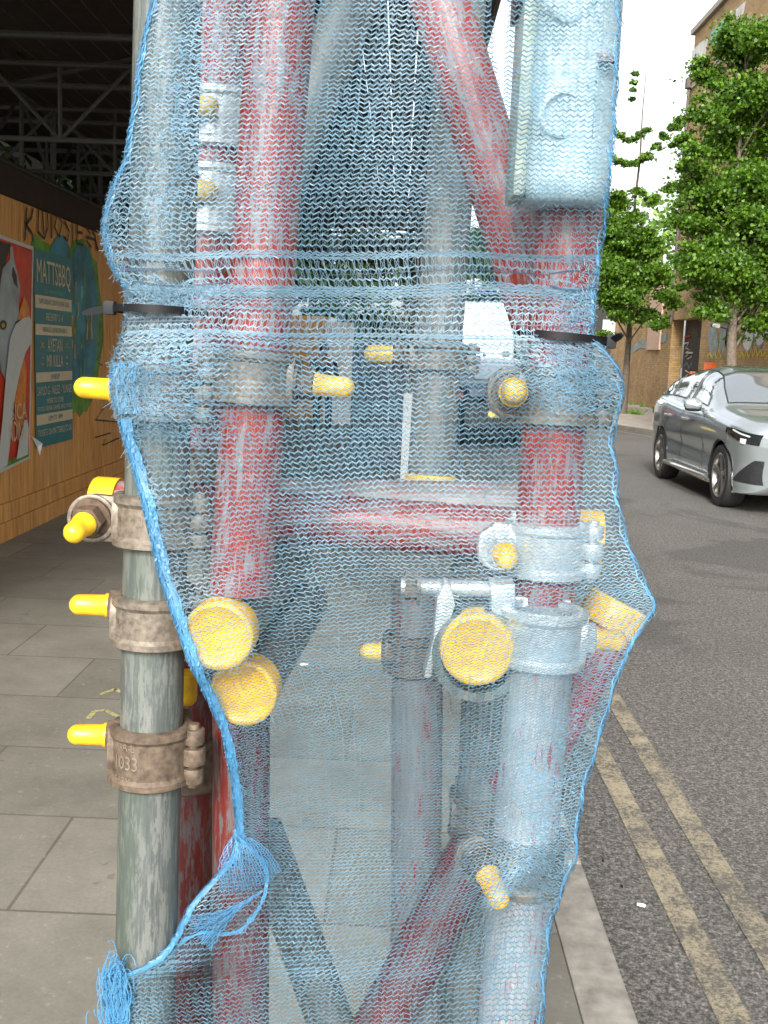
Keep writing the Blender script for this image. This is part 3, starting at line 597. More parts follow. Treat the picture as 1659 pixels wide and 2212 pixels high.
    # heavy gathered cords across the stretched band
    for y0, wv, wd in ((547, 1.5, .0013), (552, 1.5, .001), (617, 1.2, .0012), (622, 1.2, .0012), (627, 1.3, .0011), (633, 1.4, .001), (664, 2, .0008), (716, 1.6, .0014), (722, 1.6, .0012), (735, 2, .001), (752, 2, .0009)):
        u = np.linspace(-.05, 1.05, 150); yy = y0+warp(u, y0)*.8+wv*((np.arange(150) % 2)*2-1)+.6*RNG.standard_normal(150)
        Pp, Nq = samp(u, yy); Pp = Pp-Nq*0.0006*np.sign((Nq[:, 1:2]))*-1; strands(Pp[:-1], Pp[1:], Nq[:-1], wd)
    flush('gathered_cords', NET, root)
    for y0, a_, b_, k in ((586, 0, .22, 9), (606, 0, .22, -9), (586, .03, .2, 7), (690, 0, .16, 3), (694, 0, .16, -2), (590, .45, .9, 5), (700, .55, .98, 4), (587, .9, 1.0, 8), (613, .9, 1.0, -8)):
        u = np.linspace(a_, b_, 60); yy = y0+warp(u, y0)*.6-k*np.sin(np.linspace(0, pi, 60))+1.5*((np.arange(60) % 2)*2-1)
        Pp, Nq = samp(u, yy); Pp[:, 1] -= .0012; strands(Pp[:-1], Pp[1:], Nq[:-1], .0006); flush('dark_cord', NETD, root)
    # the folded-over pocket at the lower left and the knot at the very bottom left
    def fold(outline_c, rx, ry, n1, n2, Y, rotd, swirl, mat, name, wd=.0006):
        cx, cy = outline_c
        for k in range(n1):
            t = np.linspace(0, 1, 26); a = rotd+swirl*(k/(n1-1)-.5)
            xx = cx+(t-.0)*rx*cos(a)-ry*.25*np.sin(t*pi)*sin(a)*(k/(n1-1)-.5)*2; yy = cy+t*rx*sin(a)+ry*.25*np.sin(t*pi)*cos(a)*(k/(n1-1)-.5)*2
            yy = yy+1.8*np.sin(t*40+k); xx = xx+1.5*np.cos(t*37+k*2)
            pts_ = np.array([list(at(x, y, Y-.012*sin(pi*float(q))+.004*sin(k*.9))) for x, y, q in zip(xx, yy, t)])
            nn = np.tile(np.array([[0, -1., 0]]), (25, 1)); strands(pts_[:-1], pts_[1:], nn, wd)
            if k and k % 1 == 0:
                idx = np.arange(0, 25, 1); strands(prevp[idx], pts_[idx], nn, .0004)
            prevp = pts_
        flush(name, mat, root)
    fold((508, 1800), 128, 66, 22, 5, .765, radians(72), radians(66), NETB, 'folded_pocket')
    fold((566, 1925), -170, 46, 20, 5, .762, radians(-34), radians(30), NETB, 'folded_pocket_tail')
    # bright seam round the pocket
    seam = [(505, 1795), (520, 1812), (545, 1835), (570, 1862), (577, 1890), (572, 1925), (560, 1960), (540, 1990), (520, 2010), (480, 2020), (440, 2012), (400, 2030), (350, 2075)]
    for k in range(7):
        pp = np.array([list(at(x+RNG.standard_normal()*2.5, y+RNG.standard_normal()*2.5, .762)) for x, y in seam]); tt = np.linspace(0, len(seam)-1, 70)
        pp = np.stack([np.interp(tt, range(len(seam)), pp[:, q]) for q in range(3)], 1)+RNG.standard_normal((70, 3))*.0004
        strands(pp[:-1], pp[1:], np.tile(np.array([[0, -1., 0]]), (69, 1)), .0007)
    flush('pocket_seam', NETB, root)
    for k in range(420):
        t = np.linspace(0, 1, 16); cx = 252+RNG.standard_normal()*12; cy = 2160+RNG.standard_normal()*38; a = RNG.uniform(0, 6.28); rr = RNG.uniform(8, 32)
        xx = cx+rr*.55*np.cos(a+t*3.4); yy = cy+rr*1.3*np.sin(a+t*3.4)
        pp = np.array([list(at(x, y, .75+.012*sin(k))) for x, y in zip(xx, yy)]); strands(pp[:-1], pp[1:], np.tile(np.array([[0, -1., 0]]), (15, 1)), .0007)
    flush('knot', NETB, root)
    for ch in [c_ for c_ in bpy.data.objects if c_.parent == root]:
        ch.matrix_parent_inverse = inv
net()

# ------------------------------------------------ ground
def sheet(name, poly, z, mat, kind=True):
    mb = MB(); mb.add([(x, y, z) for x, y in poly], [tuple(range(len(poly)))]); o = mb.obj(name, mat, smooth=0)
    if kind: struct(o)
    return o
KX = .65
sheet('ground', [(-400, -60), (400, -60), (400, 600), (-400, 600)], -.14, ASP)
sheet('road', [(KX+.01, -12), (KX+.01, 80), (60, 80), (60, -12)], -.104, ASP)
mb = MB(); mb.box((-7, -8, -.14), (KX-.14, 80, 0)); struct(mb.obj('pavement', PAVE, smooth=0))
mb = MB()
for i in range(60):
    y = -6+i*.915; mb.box((KX-.137, y+.004, -.14), (KX, y+.911, .003))
struct(mb.obj('kerb', KERB, smooth=0, bevel=.008))
# far pavement with its kerb, bending away at the junction
far = [(6.9, -12), (6.9, 18), (6.75, 22), (6.35, 25), (5.6, 27.2), (4.6, 29), (2.8, 30.3), (.9, 31)]
poly = far+[(.9, 80), (9.6, 80), (9.6, -12)]
mb = MB(); n = len(poly); mb.add([(x, y, -.14) for x, y in poly]+[(x, y, 0) for x, y in poly], [tuple(range(n, 2*n))]+[(i, (i+1) % n, n+(i+1) % n, n+i) for i in range(n)])
FP = plain('far_paving', (.33, .29, .24), .85, 0, .25, 3, .2); struct(mb.obj('far_pavement', FP, smooth=0))
mb = MB()
for i in range(len(far)-1):
    a = Vector((*far[i], 0)); b = Vector((*far[i+1], 0)); d = (b-a).normalized(); nn = Vector((d.y, -d.x, 0))*.14
    mb.add([a+Vector((0, 0, -.13)), b+Vector((0, 0, -.13)), b-nn*0+Vector((0, 0, .012)), a+Vector((0, 0, .012)), a+nn+Vector((0, 0, .012)), b+nn+Vector((0, 0, .012))], [(0, 1, 2, 3), (3, 2, 5, 4)])
o = mb.obj('far_kerb', KERB, smooth=0); struct(o)
for nm, x0, x1 in (('road_marking', .905, .995), ('road_marking', 1.115, 1.205)):
    sheet(nm, [(x0, -5), (x1, -5), (x1, 60), (x0, 60)], -.1, YLINE)
def offset(off):
    return [(x-off, y-off*.3) for x, y in far[1:]]
mb = MB(); a = offset(.35); b = offset(.45); mb.add([(x, y, -.1) for x, y in a]+[(x, y, -.1) for x, y in b], [(i, i+1, len(a)+i+1, len(a)+i) for i in range(len(a)-1)]); struct(mb.obj('far_road_marking', YLINE, smooth=0))
# litter on the road and pavement
def chip(label, x, y, z, w, m, cat='litter'):
    p = gnd(x, y, z); mb = MB(); mb.prism([(-w, -w*.35), (-w*.2, -w*.5), (w, -w*.2), (w*.9, w*.35), (-w*.1, w*.45), (-w*.9, w*.3)], .001, .006, Matrix.Translation(p) @ Matrix.Rotation(x, 4, 'Z')); o = mb.obj('litter', m, smooth=0); tag(o, label, cat)
chip('small white paper scrap on the asphalt near the lower yellow line', 1385, 1957, -.1, .014, WHITE)
chip('tiny black bit on the asphalt beside the kerb, right of the net', 1343, 1916, -.1, .008, BLK)
chip('tiny black bit on the asphalt just outside the kerb end, farther off', 1302, 1860, -.1, .008, BLK)
chip('white scrap of paper on the paving seen through the net', 657, 1436, 0, .022, WHITE)
chip('crumpled grey scrap on the paving near the foot of the hoarding', 181, 1291, 0, .05, GWH)

mb = MB()
P_ = [gnd(x, y, .002) for x, y in [(255, 1548), (228, 1534), (205, 1536), (190, 1552), (215, 1500), (250, 1488), (262, 1496)]]
for i in range(len(P_)-1):
    if i == 3: continue
    d = (P_[i+1]-P_[i]).normalized(); nn = Vector((-d.y, d.x, 0))*.012; mb.add([P_[i]-nn, P_[i]+nn, P_[i+1]+nn, P_[i+1]-nn], [(0, 1, 2, 3)])
o = mb.obj('pavement_marking', plain('faint_yellow_spray', (.3, .27, .12), .8, 0, .5, 60, 0), smooth=0); tag(o, 'faint yellow spray squiggle on the paving left of the grey upright', 'spray mark')
# ------------------------------------------------ hoarding on the left
HX = -3.12
root = empty('hoarding', (HX, 8, 0)); tag(root, 'plywood site hoarding with posters and graffiti along the left of the pavement', 'hoarding')
inv = root.matrix_world.inverted()
def hp(mb, name, mat, **k):
    o = mb.obj(name, mat, None, **k); o.parent = root; o.matrix_parent_inverse = inv; return o
y = 1.6
ys = []
for i in range(19):
    mb = MB(); mb.box((HX-.02, y+.002, .30), (HX+random.uniform(-.002, .002), y+1.216, 2.70)); 
    for zz in (.5, 1.3, 2.1, 2.6):
        for yy_ in (y+.05, y+.61, y+1.17): mb.bar((HX+.0015, yy_, zz), (HX+.0035, yy_, zz), .009, 6)
    hp(mb, 'plywood_panel', PLY, smooth=0); ys.append(y); y += 1.22
mb = MB(); mb.box((HX-.05, 1.6, .0), (HX+.028, y, .15)); mb.box((HX-.05, 1.6, .155), (HX+.016, y, .295)); hp(mb, 'kickboard', PLY, smooth=0)
mb = MB(); mb.box((HX-.06, 1.6, 2.705), (HX+.03, y, 2.93)); hp(mb, 'top_beam', DTIMB, smooth=0)
def hq(x, y, off=.004): p = onx(x, y, HX+off); return Vector((HX+off, p.y, p.z))
def patch(pts, off, mat, name='poster_patch', par=None):
    mb = MB(); v = [hq(x, y, off) for x, y in pts]; mb.add(v, [tuple(range(len(v)))]); o = mb.obj(name, mat, None, smooth=0)
    pr = par or root; o.parent = pr; o.matrix_parent_inverse = pr.matrix_world.inverted(); return o
def ribbon(pts, w, off, mat, name='graffiti', par=None, fn=None):
    fn = fn or hq; mb = MB(); P = [fn(x, y, off) for x, y in pts]; L = []; R2 = []
    nrm = Vector((1, 0, 0))
    for i in range(len(P)):
        d = (P[min(i+1, len(P)-1)]-P[max(i-1, 0)]).normalized(); s = nrm.cross(d)*w/2; L.append(P[i]-s); R2.append(P[i]+s)
    n = len(P); mb.add(L+R2, [(i, i+1, n+i+1, n+i) for i in range(n-1)]); return mb
def blobpts(cx, cy, rx, ry, n=40, j=.05):
    ph = random.random()*6; return [(cx+rx*cos(2*pi*i/n)*(1+j*sin(5*i+ph)), cy+ry*sin(2*pi*i/n)*(1+j*cos(3*i+ph))) for i in range(n)]
patch(blobpts(172, 706, 50, 190), .0045, GGREEN, 'spray_paint'); patch(blobpts(176, 690, 36, 165), .008, GBLUE, 'spray_paint')
patch([(60, 545), (75, 505), (92, 520), (110, 530), (128, 505), (150, 530), (150, 560)], .0045, GGREEN, 'spray_paint')
patch([(108, 540), (122, 512), (138, 508), (150, 536), (146, 570), (110, 560)], .008, GBLUE, 'spray_paint')
for k in range(26):                                     # streaky green and yellow strokes in the blue oval
    x0 = random.uniform(152, 202); y0 = random.uniform(560, 830); L = random.uniform(10, 60)
    mb = ribbon([(x0, y0), (x0+random.uniform(-2, 2), y0+L*.5), (x0+random.uniform(-3, 3), y0+L)], random.uniform(.012, .05), .0115, None); hp(mb, 'spray_stroke', random.choice([GGREEN, GGREEN, GYE, GTE, TEAL]), smooth=0)
# black marker lettering along the top edge and tags lower down
sx = 55
for k, stroke in enumerate([[(58, 448), (56, 490), (54, 520)], [(56, 485), (68, 470), (72, 450)], [(57, 486), (70, 505), (72, 522)], [(84, 450), (82, 500), (96, 515), (104, 490), (102, 452)], [(92, 452), (94, 505)], [(112, 455), (112, 515)], [(124, 462), (118, 490), (128, 512), (134, 480), (126, 464)], [(140, 478), (150, 500), (146, 520), (138, 512)], [(150, 474), (162, 476)], [(158, 476), (157, 528)], [(168, 480), (166, 525), (180, 530)], [(167, 502), (178, 503)], [(186, 490), (196, 505), (188, 520), (198, 535)], [(200, 500), (206, 510), (210, 542)], [(186, 512), (206, 518), (214, 545)]]):
    hp(ribbon(stroke, .028, .012, None), 'graffiti_stroke', INK, smooth=0)
for stroke in ([(240, 868), (225, 880), (207, 907), (255, 911)], [(206, 945), (240, 935)], [(228, 947), (222, 962), (258, 946)], [(212, 740), (218, 755), (208, 778), (216, 772)], [(213, 785), (222, 789)]):
    hp(ribbon(stroke, .013, .012, None), 'graffiti_stroke', INK, smooth=0)
# teal event poster
c0 = hq(73, 536, .012); c1 = hq(154, 564, .012); c2 = hq(66, 972, .012)
Ya, Yb = c0.y, c1.y; zt, zb = c0.z, c2.z
pr = empty('event_poster', (HX+.012, Ya, zb)); tag(pr, 'teal gig poster with cream lettering pasted on the hoarding', 'poster')
def pbox(y0, y1, z0, z1, off, mat, name, par):
    mb = MB(); mb.box((HX+off-.001, y0, z0), (HX+off, y1, z1)); o = mb.obj(name, mat, None, smooth=0); o.parent = par; o.matrix_parent_inverse = par.matrix_world.inverted(); return o
pbox(Ya, Yb, zb, zt, .014, TEAL, 'sheet', pr)
H_ = zt-zb; W_ = Yb-Ya
def ptext(s, fy, fh, mat, fw=.8, off=.018, par=pr, cy=.5, y0=None, W=None):
    Mt = Matrix(((0, 0, 1, HX+off), (1, 0, 0, (Ya if y0 is None else y0)+(W or W_)*cy), (0, 1, 0, zt-H_*fy), (0, 0, 0, 1)))
    mb = text_mb(s, (W or W_)*fw, H_*fh, Mt, 0); o = mb.obj('lettering', mat, None, smooth=0); o.parent = par; o.matrix_parent_inverse = par.matrix_world.inverted()
for f0, f1 in ((.225, .29), (.37, .425), (.615, .665), (.83, .885)): pbox(Ya+.01, Yb-.01, zt-H_*f1, zt-H_*f0, .016, CREAM, 'cream_band', pr)
ptext('MATTSBBQ', .115, .14, CREAM, .9); ptext('3RD ANNIVERSARY', .2, .022, GTE, .55)
ptext('SATURDAY 28TH JUNE 2025', .258, .035, TEAL, .8, .019); ptext('FREE ENTRY 12 - 6', .33, .038, CREAM, .45)
ptext('VENUE, LONDON E8 3', .398, .03, TEAL, .65, .019); ptext('AYETAN', .475, .068, CREAM, .4); ptext('MR KILLA', .557, .062, CREAM, .44)
for cy in (.17, .83):
    ptext('x', .475, .03, GYE, .1, cy=cy); ptext(':', .557, .045, ORP, .06, cy=cy)
ptext('LINEUP', .64, .026, TEAL, .24, .019); ptext('SAYLO G - NILEZ - YUNGIE', .71, .045, CREAM, .94); ptext('MORE TO COME', .765, .028, CREAM, .45); ptext('FOOD DRINK GAMES AND MORE', .803, .024, CREAM, .92)
ptext('12PM TO 10PM', .857, .026, TEAL, .38, .019); ptext('TICKETS ON MATTSBBQ.CO.UK', .93, .04, CREAM, .92)
# art poster, torn
pt = hq(72, 532, .01); Yl = pt.y; zt2 = hq(70, 531, .01).z; zb2 = hq(62, 988, .01).z
ar = empty('torn_art_poster', (HX+.01, Yl, zb2)); tag(ar, 'torn red poster with a grey face and white lettering, left of the teal one', 'poster')
X0 = -75
patch([(X0, 480), (73, 533), (64, 990), (X0, 1060)], .009, PAPER, 'sheet', ar)
patch([(X0, 488), (70, 540), (62, 978), (X0, 1050)], .0115, REDP, 'red_ground', ar)
patch([(-60, 500), (24, 528), (14, 560), (6, 640), (0, 760), (-2, 900), (-8, 1010), (-60, 1030)], .014, DKP, 'dark_side', ar)
patch([(22, 532), (28, 534), (30, 560), (38, 590), (44, 620), (40, 660), (42, 700), (33, 760), (16, 830), (2, 800), (-6, 720), (-3, 640), (6, 580), (22, 560)], .0165, GRYP, 'face_shape', ar)
patch([(28, 575), (36, 595), (38, 622), (31, 612), (26, 595)], .019, DKP, 'shade_shape', ar)
patch([(38, 690), (52, 640), (62, 660), (66, 700), (52, 770), (36, 800), (28, 790)], .019, ORP, 'flame_shape', ar)
patch([(30, 850), (50, 760), (58, 800), (54, 900), (36, 940)], .019, ORP, 'flame_shape', ar)
for ex in (7, 41): patch(blobpts(ex, 702, 8, 11, 14), .0215, DKP, 'eye_shape', ar); patch(blobpts(ex, 703, 3.5, 5, 12), .024, GYE, 'eye_glint', ar)
patch([(52, 686), (64, 684), (70, 700), (68, 740), (56, 760), (44, 800), (30, 870), (24, 940), (16, 1005), (-6, 1020), (6, 900), (14, 800), (22, 730), (34, 700)], .027, PAPER, 'torn_strip', ar)
patch([(58, 905), (62, 925), (60, 982), (36, 992), (42, 950), (52, 915)], .027, PAPER, 'torn_strip', ar)
patch([(-20, 1012), (62, 975), (62, 986), (-20, 1024)], .024, GGREEN, 'bottom_stripe', ar)
def atext(s, x0, y0, x1, y1):
    a = hq(x0, y0, .03); b = hq(x1, y1, .03); Mt = Matrix(((0, 0, 1, HX+.03), (1, 0, 0, (a.y+b.y)/2), (0, 1, 0, (a.z+b.z)/2), (0, 0, 0, 1)))
    mb = text_mb(s, abs(b.y-a.y), abs(a.z-b.z), Mt, 0); o = mb.obj('lettering', CREAM, None, smooth=0); o.parent = ar; o.matrix_parent_inverse = ar.matrix_world.inverted()
atext('SICA', 24, 873, 58, 903); atext('NDING', 20, 912, 57, 948)
# curled corner
mb = MB(); v = [hq(66, 940, .016), hq(80, 965, .016), hq(86, 985, .05), hq(92, 958, .06)]; mb.add(v, [(0, 1, 2, 3)]); o = mb.obj('curled_corner', PAPER, None, smooth=0); o.parent = pr; o.matrix_parent_inverse = pr.matrix_world.inverted()

# ------------------------------------------------ gantry over the pavement
def thing_mesh(name, mb, mat, label, cat, group=None, **k): o = mb.obj(name, mat, **k); return tag(o, label, cat, group)
DZ = 4.1
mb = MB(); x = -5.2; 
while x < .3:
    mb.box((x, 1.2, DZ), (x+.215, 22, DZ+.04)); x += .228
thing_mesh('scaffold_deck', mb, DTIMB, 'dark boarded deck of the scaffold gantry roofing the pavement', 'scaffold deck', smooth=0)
def ladder(label, p, q, h=.58, step=.75, r=.024):
    p = Vector(p); q = Vector(q); L = (q-p).length; d = (q-p)/L; up = Vector((0, 0, h)); mb = MB()
    mb.bar(p, q, r, 8); mb.bar(p+up, q+up, r, 8); n = int(L/step)
    for i in range(n+1):
        a = p+d*i*step; mb.bar(a, a+up, r*.8, 6)
        if i < n: mb.bar(a if i % 2 else a+up, a+d*step+(up if i % 2 else Vector((0, 0, 0))), r*.7, 6)
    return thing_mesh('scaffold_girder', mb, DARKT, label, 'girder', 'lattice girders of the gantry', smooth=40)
ladder('lattice girder with upright and slanting struts above the hoarding', (HX, 4.2, 2.96), (HX, 22, 2.96))
ladder('lattice girder at the street side of the gantry', (.32, 1.4, 3.0), (.32, 22, 3.0))
for k, Yq in enumerate([7.5, 8.9, 10.2, 11.6, 13.1, 14.6, 16.3, 18.2, 20.5]): ladder('lattice girder crossing the pavement overhead, one of a row going back', (HX-.8, Yq, 2.98), (.25, Yq, 2.98), .5, .5, .02)
for k, Yq in enumerate([5.6, 6.9, 8.2, 9.5, 10.9, 12.3, 13.8, 15.4, 17.2, 19.5, 21.6]):
    mb = MB(); z = 3.5; mb.bar((HX-1.4, Yq, z), (.4, Yq, z), .024, 8); 
    if k % 2 == 0: mb.bar((HX+.1, Yq, z), (HX+1.3, Yq+.9, DZ-.03), .02, 6); mb.bar((.2, Yq, z), (-1.1, Yq+.9, DZ-.03), .02, 6)
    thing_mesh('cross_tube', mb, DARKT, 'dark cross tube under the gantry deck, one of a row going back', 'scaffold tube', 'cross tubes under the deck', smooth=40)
for k, Yq in enumerate([9.5, 12.3, 15.4, 19.5]):
    for X_, nm in ((.2, 'at the street side'),):
        if X_ > 0 and Yq < 12: continue
        mb = MB(); mb.bar((X_, Yq, .0), (X_, Yq, DZ), TR, 12); thing_mesh('gantry_upright', mb, DARKT if X_ < 0 else GREYT, 'distant upright of the gantry '+nm, 'scaffold tube', 'gantry uprights '+nm, smooth=40)

# ------------------------------------------------ foliage
def leaves(name, mat, clumps, n, size, parent=None, flat=.0, seed=1):
    r = np.random.default_rng(seed); V = []; 
    cs = np.array([c[:3] for c in clumps]); rs = np.array([c[3] for c in clumps]); w = rs**1.8/np.sum(rs**1.8); idx = r.choice(len(clumps), n, p=w)
    d = r.standard_normal((n, 3)); d /= np.linalg.norm(d, axis=1, keepdims=True); rad = rs[idx]*np.abs(r.normal(0, .62, n)); P = cs[idx]+d*rad[:, None]*np.array([1.35, 1.35, .62])
    a = r.standard_normal((n, 3)); a /= np.linalg.norm(a, axis=1, keepdims=True); b = np.cross(a, r.standard_normal((n, 3))); b /= np.linalg.norm(b, axis=1, keepdims=True)
    s = size*(.6+.8*r.random(n))[:, None]; c = np.cross(a, b)*.12
    # a fan-shaped leaf of five corners
    Q = np.stack([P-a*s*.5, P+b*s*.42+a*s*.1+c*s, P+a*s*.5+b*s*.25, P+a*s*.42-b*s*.2+c*s, P-b*s*.45+a*s*.05], 1).reshape(-1, 3)
    me = bpy.data.meshes.new(name); me.vertices.add(len(Q)); me.vertices.foreach_set('co', Q.ravel()); ii = np.arange(5*n, dtype=np.int32)
    me.loops.add(5*n); me.loops.foreach_set('vertex_index', ii); me.polygons.add(n); me.polygons.foreach_set('loop_start', np.arange(0, 5*n, 5, dtype=np.int32)); me.update(calc_edges=True)
    o = link(name, me, mat, parent)
    if parent is not None: o.matrix_parent_inverse = parent.matrix_world.inverted()
    return o
def tree(label, base, trunk_h, r0, clumps, n, size, mat=LEAF, limbs=True, seed=1, group='street trees on the far pavement'):
    base = Vector(base); root = empty('tree', base); tag(root, label, 'tree', group); mb = MB(); rr = random.Random(seed)
    top = max(c[2] for c in clumps); cx = sum(c[0] for c in clumps)/len(clumps); cy = sum(c[1] for c in clumps)/len(clumps)
    pts = [base+Vector((0, 0, -.05)), base+Vector((.0, 0, .12))]; rad = [r0*1.5, r0*1.1]
    for k in range(1, 9):
        t = k/8; z = trunk_h*.2+(top-base.z-trunk_h*.2)*t; q = Vector((base.x+(cx-base.x)*t+rr.uniform(-.05, .05), base.y+(cy-base.y)*t, base.z+z)); pts.append(q); rad.append(r0*(1-.93*t**.7))
    mb.path(pts, rad, 10)
    for c in [q for q in clumps if q[3] > .22][::4]:
        z = max(base.z+trunk_h*.7, c[2]-abs(c[0]-cx)*.9-.5); t = min(1, (z-base.z)/(top-base.z)); a = Vector((base.x+(cx-base.x)*t, base.y+(cy-base.y)*t, z)); e = Vector(c[:3])
        mid = a.lerp(e, .5)+Vector((0, 0, .1)); mb.path([a, mid, e], [r0*.22*(1-t*.6)+.006, r0*.11*(1-t*.5)+.005, .004], 6)
    o = mb.obj('trunk', BARK, root, smooth=60); o.matrix_parent_inverse = root.matrix_world.inverted()
    leaves('crown', mat, clumps, n, size, root, seed=seed); return root
def clump_px(lst, Y, spread, rs=None, n_extra=0, seed=3):
    """clump centres given by picture position at depth ~Y, each (x, y, radius in m)"""
    r = random.Random(seed); out = []
    for x, y, rr in lst:
        p = at(x, y, Y+r.uniform(-spread, spread)); out.append((p.x, p.y, p.z, rr))
        for k in range(n_extra):
            out.append((p.x+r.uniform(-1, 1)*rr*1.1, p.y+r.uniform(-1, 1)*rr, p.z+r.uniform(-1, 1)*rr*.9, rr*r.uniform(.35, .6)))
    return out
B2 = gnd(1587, 835, 0); B2 = Vector((7.25, 22.2, 0)); B2.x = at(1588, 800, 22.2).x
cl = clump_px([(1600, 640, .5), (1560, 560, .55), (1520, 500, .4), (1610, 520, .6), (1540, 420, .5), (1600, 400, .65), (1560, 330, .5), (1500, 330, .28), (1640, 300, .6), (1520, 250, .3), (1580, 230, .5), (1630, 190, .5), (1540, 160, .32), (1600, 110, .4), (1640, 70, .4), (1580, 60, .25), (1500, 420, .3), (1475, 300, .18), (1490, 480, .3), (1500, 590, .28), (1545, 660, .3), (1640, 700, .35), (1680, 600, .7), (1700, 400, .8), (1700, 200, .7), (1750, 500, .8), (1660, 480, .6), (1480, 560, .22), (1462, 470, .15), (1510, 560, .3), (1600, 590, .5), (1560, 480, .5), (1640, 400, .5)], 22.2, .8, n_extra=7, seed=5)
tree('large leafy green street tree behind the silver car, in front of the tall brick building', B2, 2.0, .15, cl, 190000, .066, seed=4)
B1 = gnd(1345, 893, 0)
cl = clump_px([(1345, 640, .45), (1320, 580, .45), (1380, 600, .5), (1360, 540, .5), (1320, 500, .42), (1390, 500, .3), (1420, 600, .35), (1440, 640, .28), (1350, 680, .35), (1300, 640, .35), (1395, 680, .3), (1300, 470, .35), (1410, 540, .3), (1340, 440, .3), (1300, 425, .22), (1380, 415, .16), (1410, 430, .16), (1440, 410, .14), (1365, 470, .2), (1290, 540, .3), (1270, 600, .4), (1455, 660, .2), (1470, 620, .14), (1310, 725, .2), (1420, 700, .2), *[(1326+14*i, 281+22*sin(pi*i/5), .10) for i in range(6)], *[(1318+16*i, 338+16*sin(pi*i/5), .11) for i in range(6)], *[(1400+17*i, 336-20*i, .10) for i in range(5)], *[(1372-2.4*i, 160+18*i, .07) for i in range(4)], (1470, 262, .14), (1462, 275, .12), (1455, 400, .15), (1465, 440, .15), (1240, 560, .5), (1240, 480, .5)], 31.5, .5, n_extra=4, seed=8)
tree('slender green street tree at the kerb corner, just right of the net', B1, 1.9, .13, cl, 90000, .085, seed=6)
cl = clump_px([(1340, 500, 1.5), (1400, 540, 1.6), (1440, 480, 1.2), (1300, 470, 1.3), (1400, 620, 1.8), (1310, 600, 2), (1250, 560, 2)], 62, 3, n_extra=6, seed=9)
tree('pale yellow green tree far behind the slender one', (13.5, 62, 0), 3, .25, cl, 7000, .3, LEAFL, seed=7)
# far dark trees closing the walkway
for k, (X_, Y_, sc_, lb) in enumerate(((-7, 40, 2.6, 'dark bushy tree beyond the hoarding, leftmost of those closing the view'), (-3.4, 44, 2.4, 'dark tree at the end of the walkway behind the standing person'), (.2, 47, 2.3, 'dark tree at the end of the walkway, seen behind the grey upright'), (3.6, 52, 2.0, 'dark tree beyond the parked van, rightmost of those closing the view'))):
    cl = [(X_+random.uniform(-1, 1)*sc_, Y_+random.uniform(-1, 1), random.uniform(1.0, 7.2), random.uniform(.7, 1.3)) for _ in range(26)]
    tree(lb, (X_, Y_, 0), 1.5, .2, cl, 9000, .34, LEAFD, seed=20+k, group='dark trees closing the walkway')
# climbing plant behind the hoarding with gaps of sky
cl = [(random.uniform(-5.6, -4.2), random.uniform(7, 34), random.uniform(2.2, 5.6), random.uniform(.35, .8)) for _ in range(95)]
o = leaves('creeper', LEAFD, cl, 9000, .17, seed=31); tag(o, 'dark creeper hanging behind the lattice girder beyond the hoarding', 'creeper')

# ------------------------------------------------ buildings
BX = 9.25
def bpt(x, y, off=0): p = onx(x, y, BX-off); return Vector((BX-off, p.y, p.z))
tb = empty('brick_warehouse', (BX, 30, 0)); tag(tb, 'tall yellow brick warehouse with graffiti along its parapet and ground floor', 'building'); tinv = tb.matrix_world.inverted()
def tp(mb, name, mat, par=None, **k):
    par = par or tb; o = mb.obj(name, mat, None, **k); o.parent = par; o.matrix_parent_inverse = par.matrix_world.inverted(); return o
Yc = bpt(1484, 300).y; ztop = bpt(1492, 85).z; 
Yd0 = bpt(1511, 760).y; Yd1 = bpt(1470, 760).y
print('building corner', Yc, ztop, Yd0, Yd1)
mb = MB(); mb.box((BX, 2, 3.1), (BX+9, Yc, ztop)); mb.box((BX, 2, -.1), (BX+9, Yd0, 3.098)); tp(mb, 'wall', BRICK, smooth=0)
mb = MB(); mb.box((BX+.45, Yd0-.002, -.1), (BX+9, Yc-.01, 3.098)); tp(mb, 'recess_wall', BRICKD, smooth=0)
mb = MB(); mb.box((BX-.12, 2, ztop), (BX+9.1, Yc+.12, ztop+.16)); mb.box((BX-.05, 2, ztop-1.75), (BX-.001, Yc+.05, ztop-1.6)); tp(mb, 'coping', plain('stone_coping', (.3, .27, .23), .8), smooth=0)
mb = MB(); mb.bar((BX-.09, Yc-.12, 3.0), (BX-.09, Yc-.12, ztop-1.7), .06, 10); mb.box((BX-.2, Yc-.26, ztop-1.72), (BX-.01, Yc+.02, ztop-1.4)); tp(mb, 'drainpipe', plain('pipe_paint', (.09, .06, .06), .6))
# window openings with sills high on the street front
for yy in (27.2, 23.6, 20.0):
    mb = MB(); mb.box((BX-.012, yy-1.1, 7.2), (BX+.05, yy+1.1, 9.0)); w_ = tp(mb, 'window', plain('window_orange_%d' % int(yy), (.25, .12, .07), .4), smooth=0)
    mb = MB(); mb.box((BX-.1, yy-1.25, 7.05), (BX+.0, yy+1.25, 7.19)); mb.box((BX-.08, yy-1.25, 9.01), (BX+.0, yy+1.25, 9.16)); tp(mb, 'sill', plain('sill_%d' % int(yy), (.2, .15, .12), .8), w_, smooth=0)
    mb = MB(); [mb.box((BX-.03, yy-1.1+.55*i-.02, 7.2), (BX-.013, yy-1.1+.55*i+.02, 9.0)) for i in range(5)]; tp(mb, 'frame', BLACKP, w_, smooth=0)
def brib(pts, w, off, mat, name='graffiti'):
    tp(ribbon(pts, w, off, mat, fn=bpt), name, mat, smooth=0)
def bpatch(pts, off, mat, name='graffiti'):
    mb = MB(); v = [bpt(x, y, off) for x, y in pts]; mb.add(v, [tuple(range(len(v)))]); tp(mb, name, mat, smooth=0)
bpatch([(1494, 112), (1512, 92), (1530, 82), (1524, 118), (1500, 128), (1494, 128)], .012, GWH)
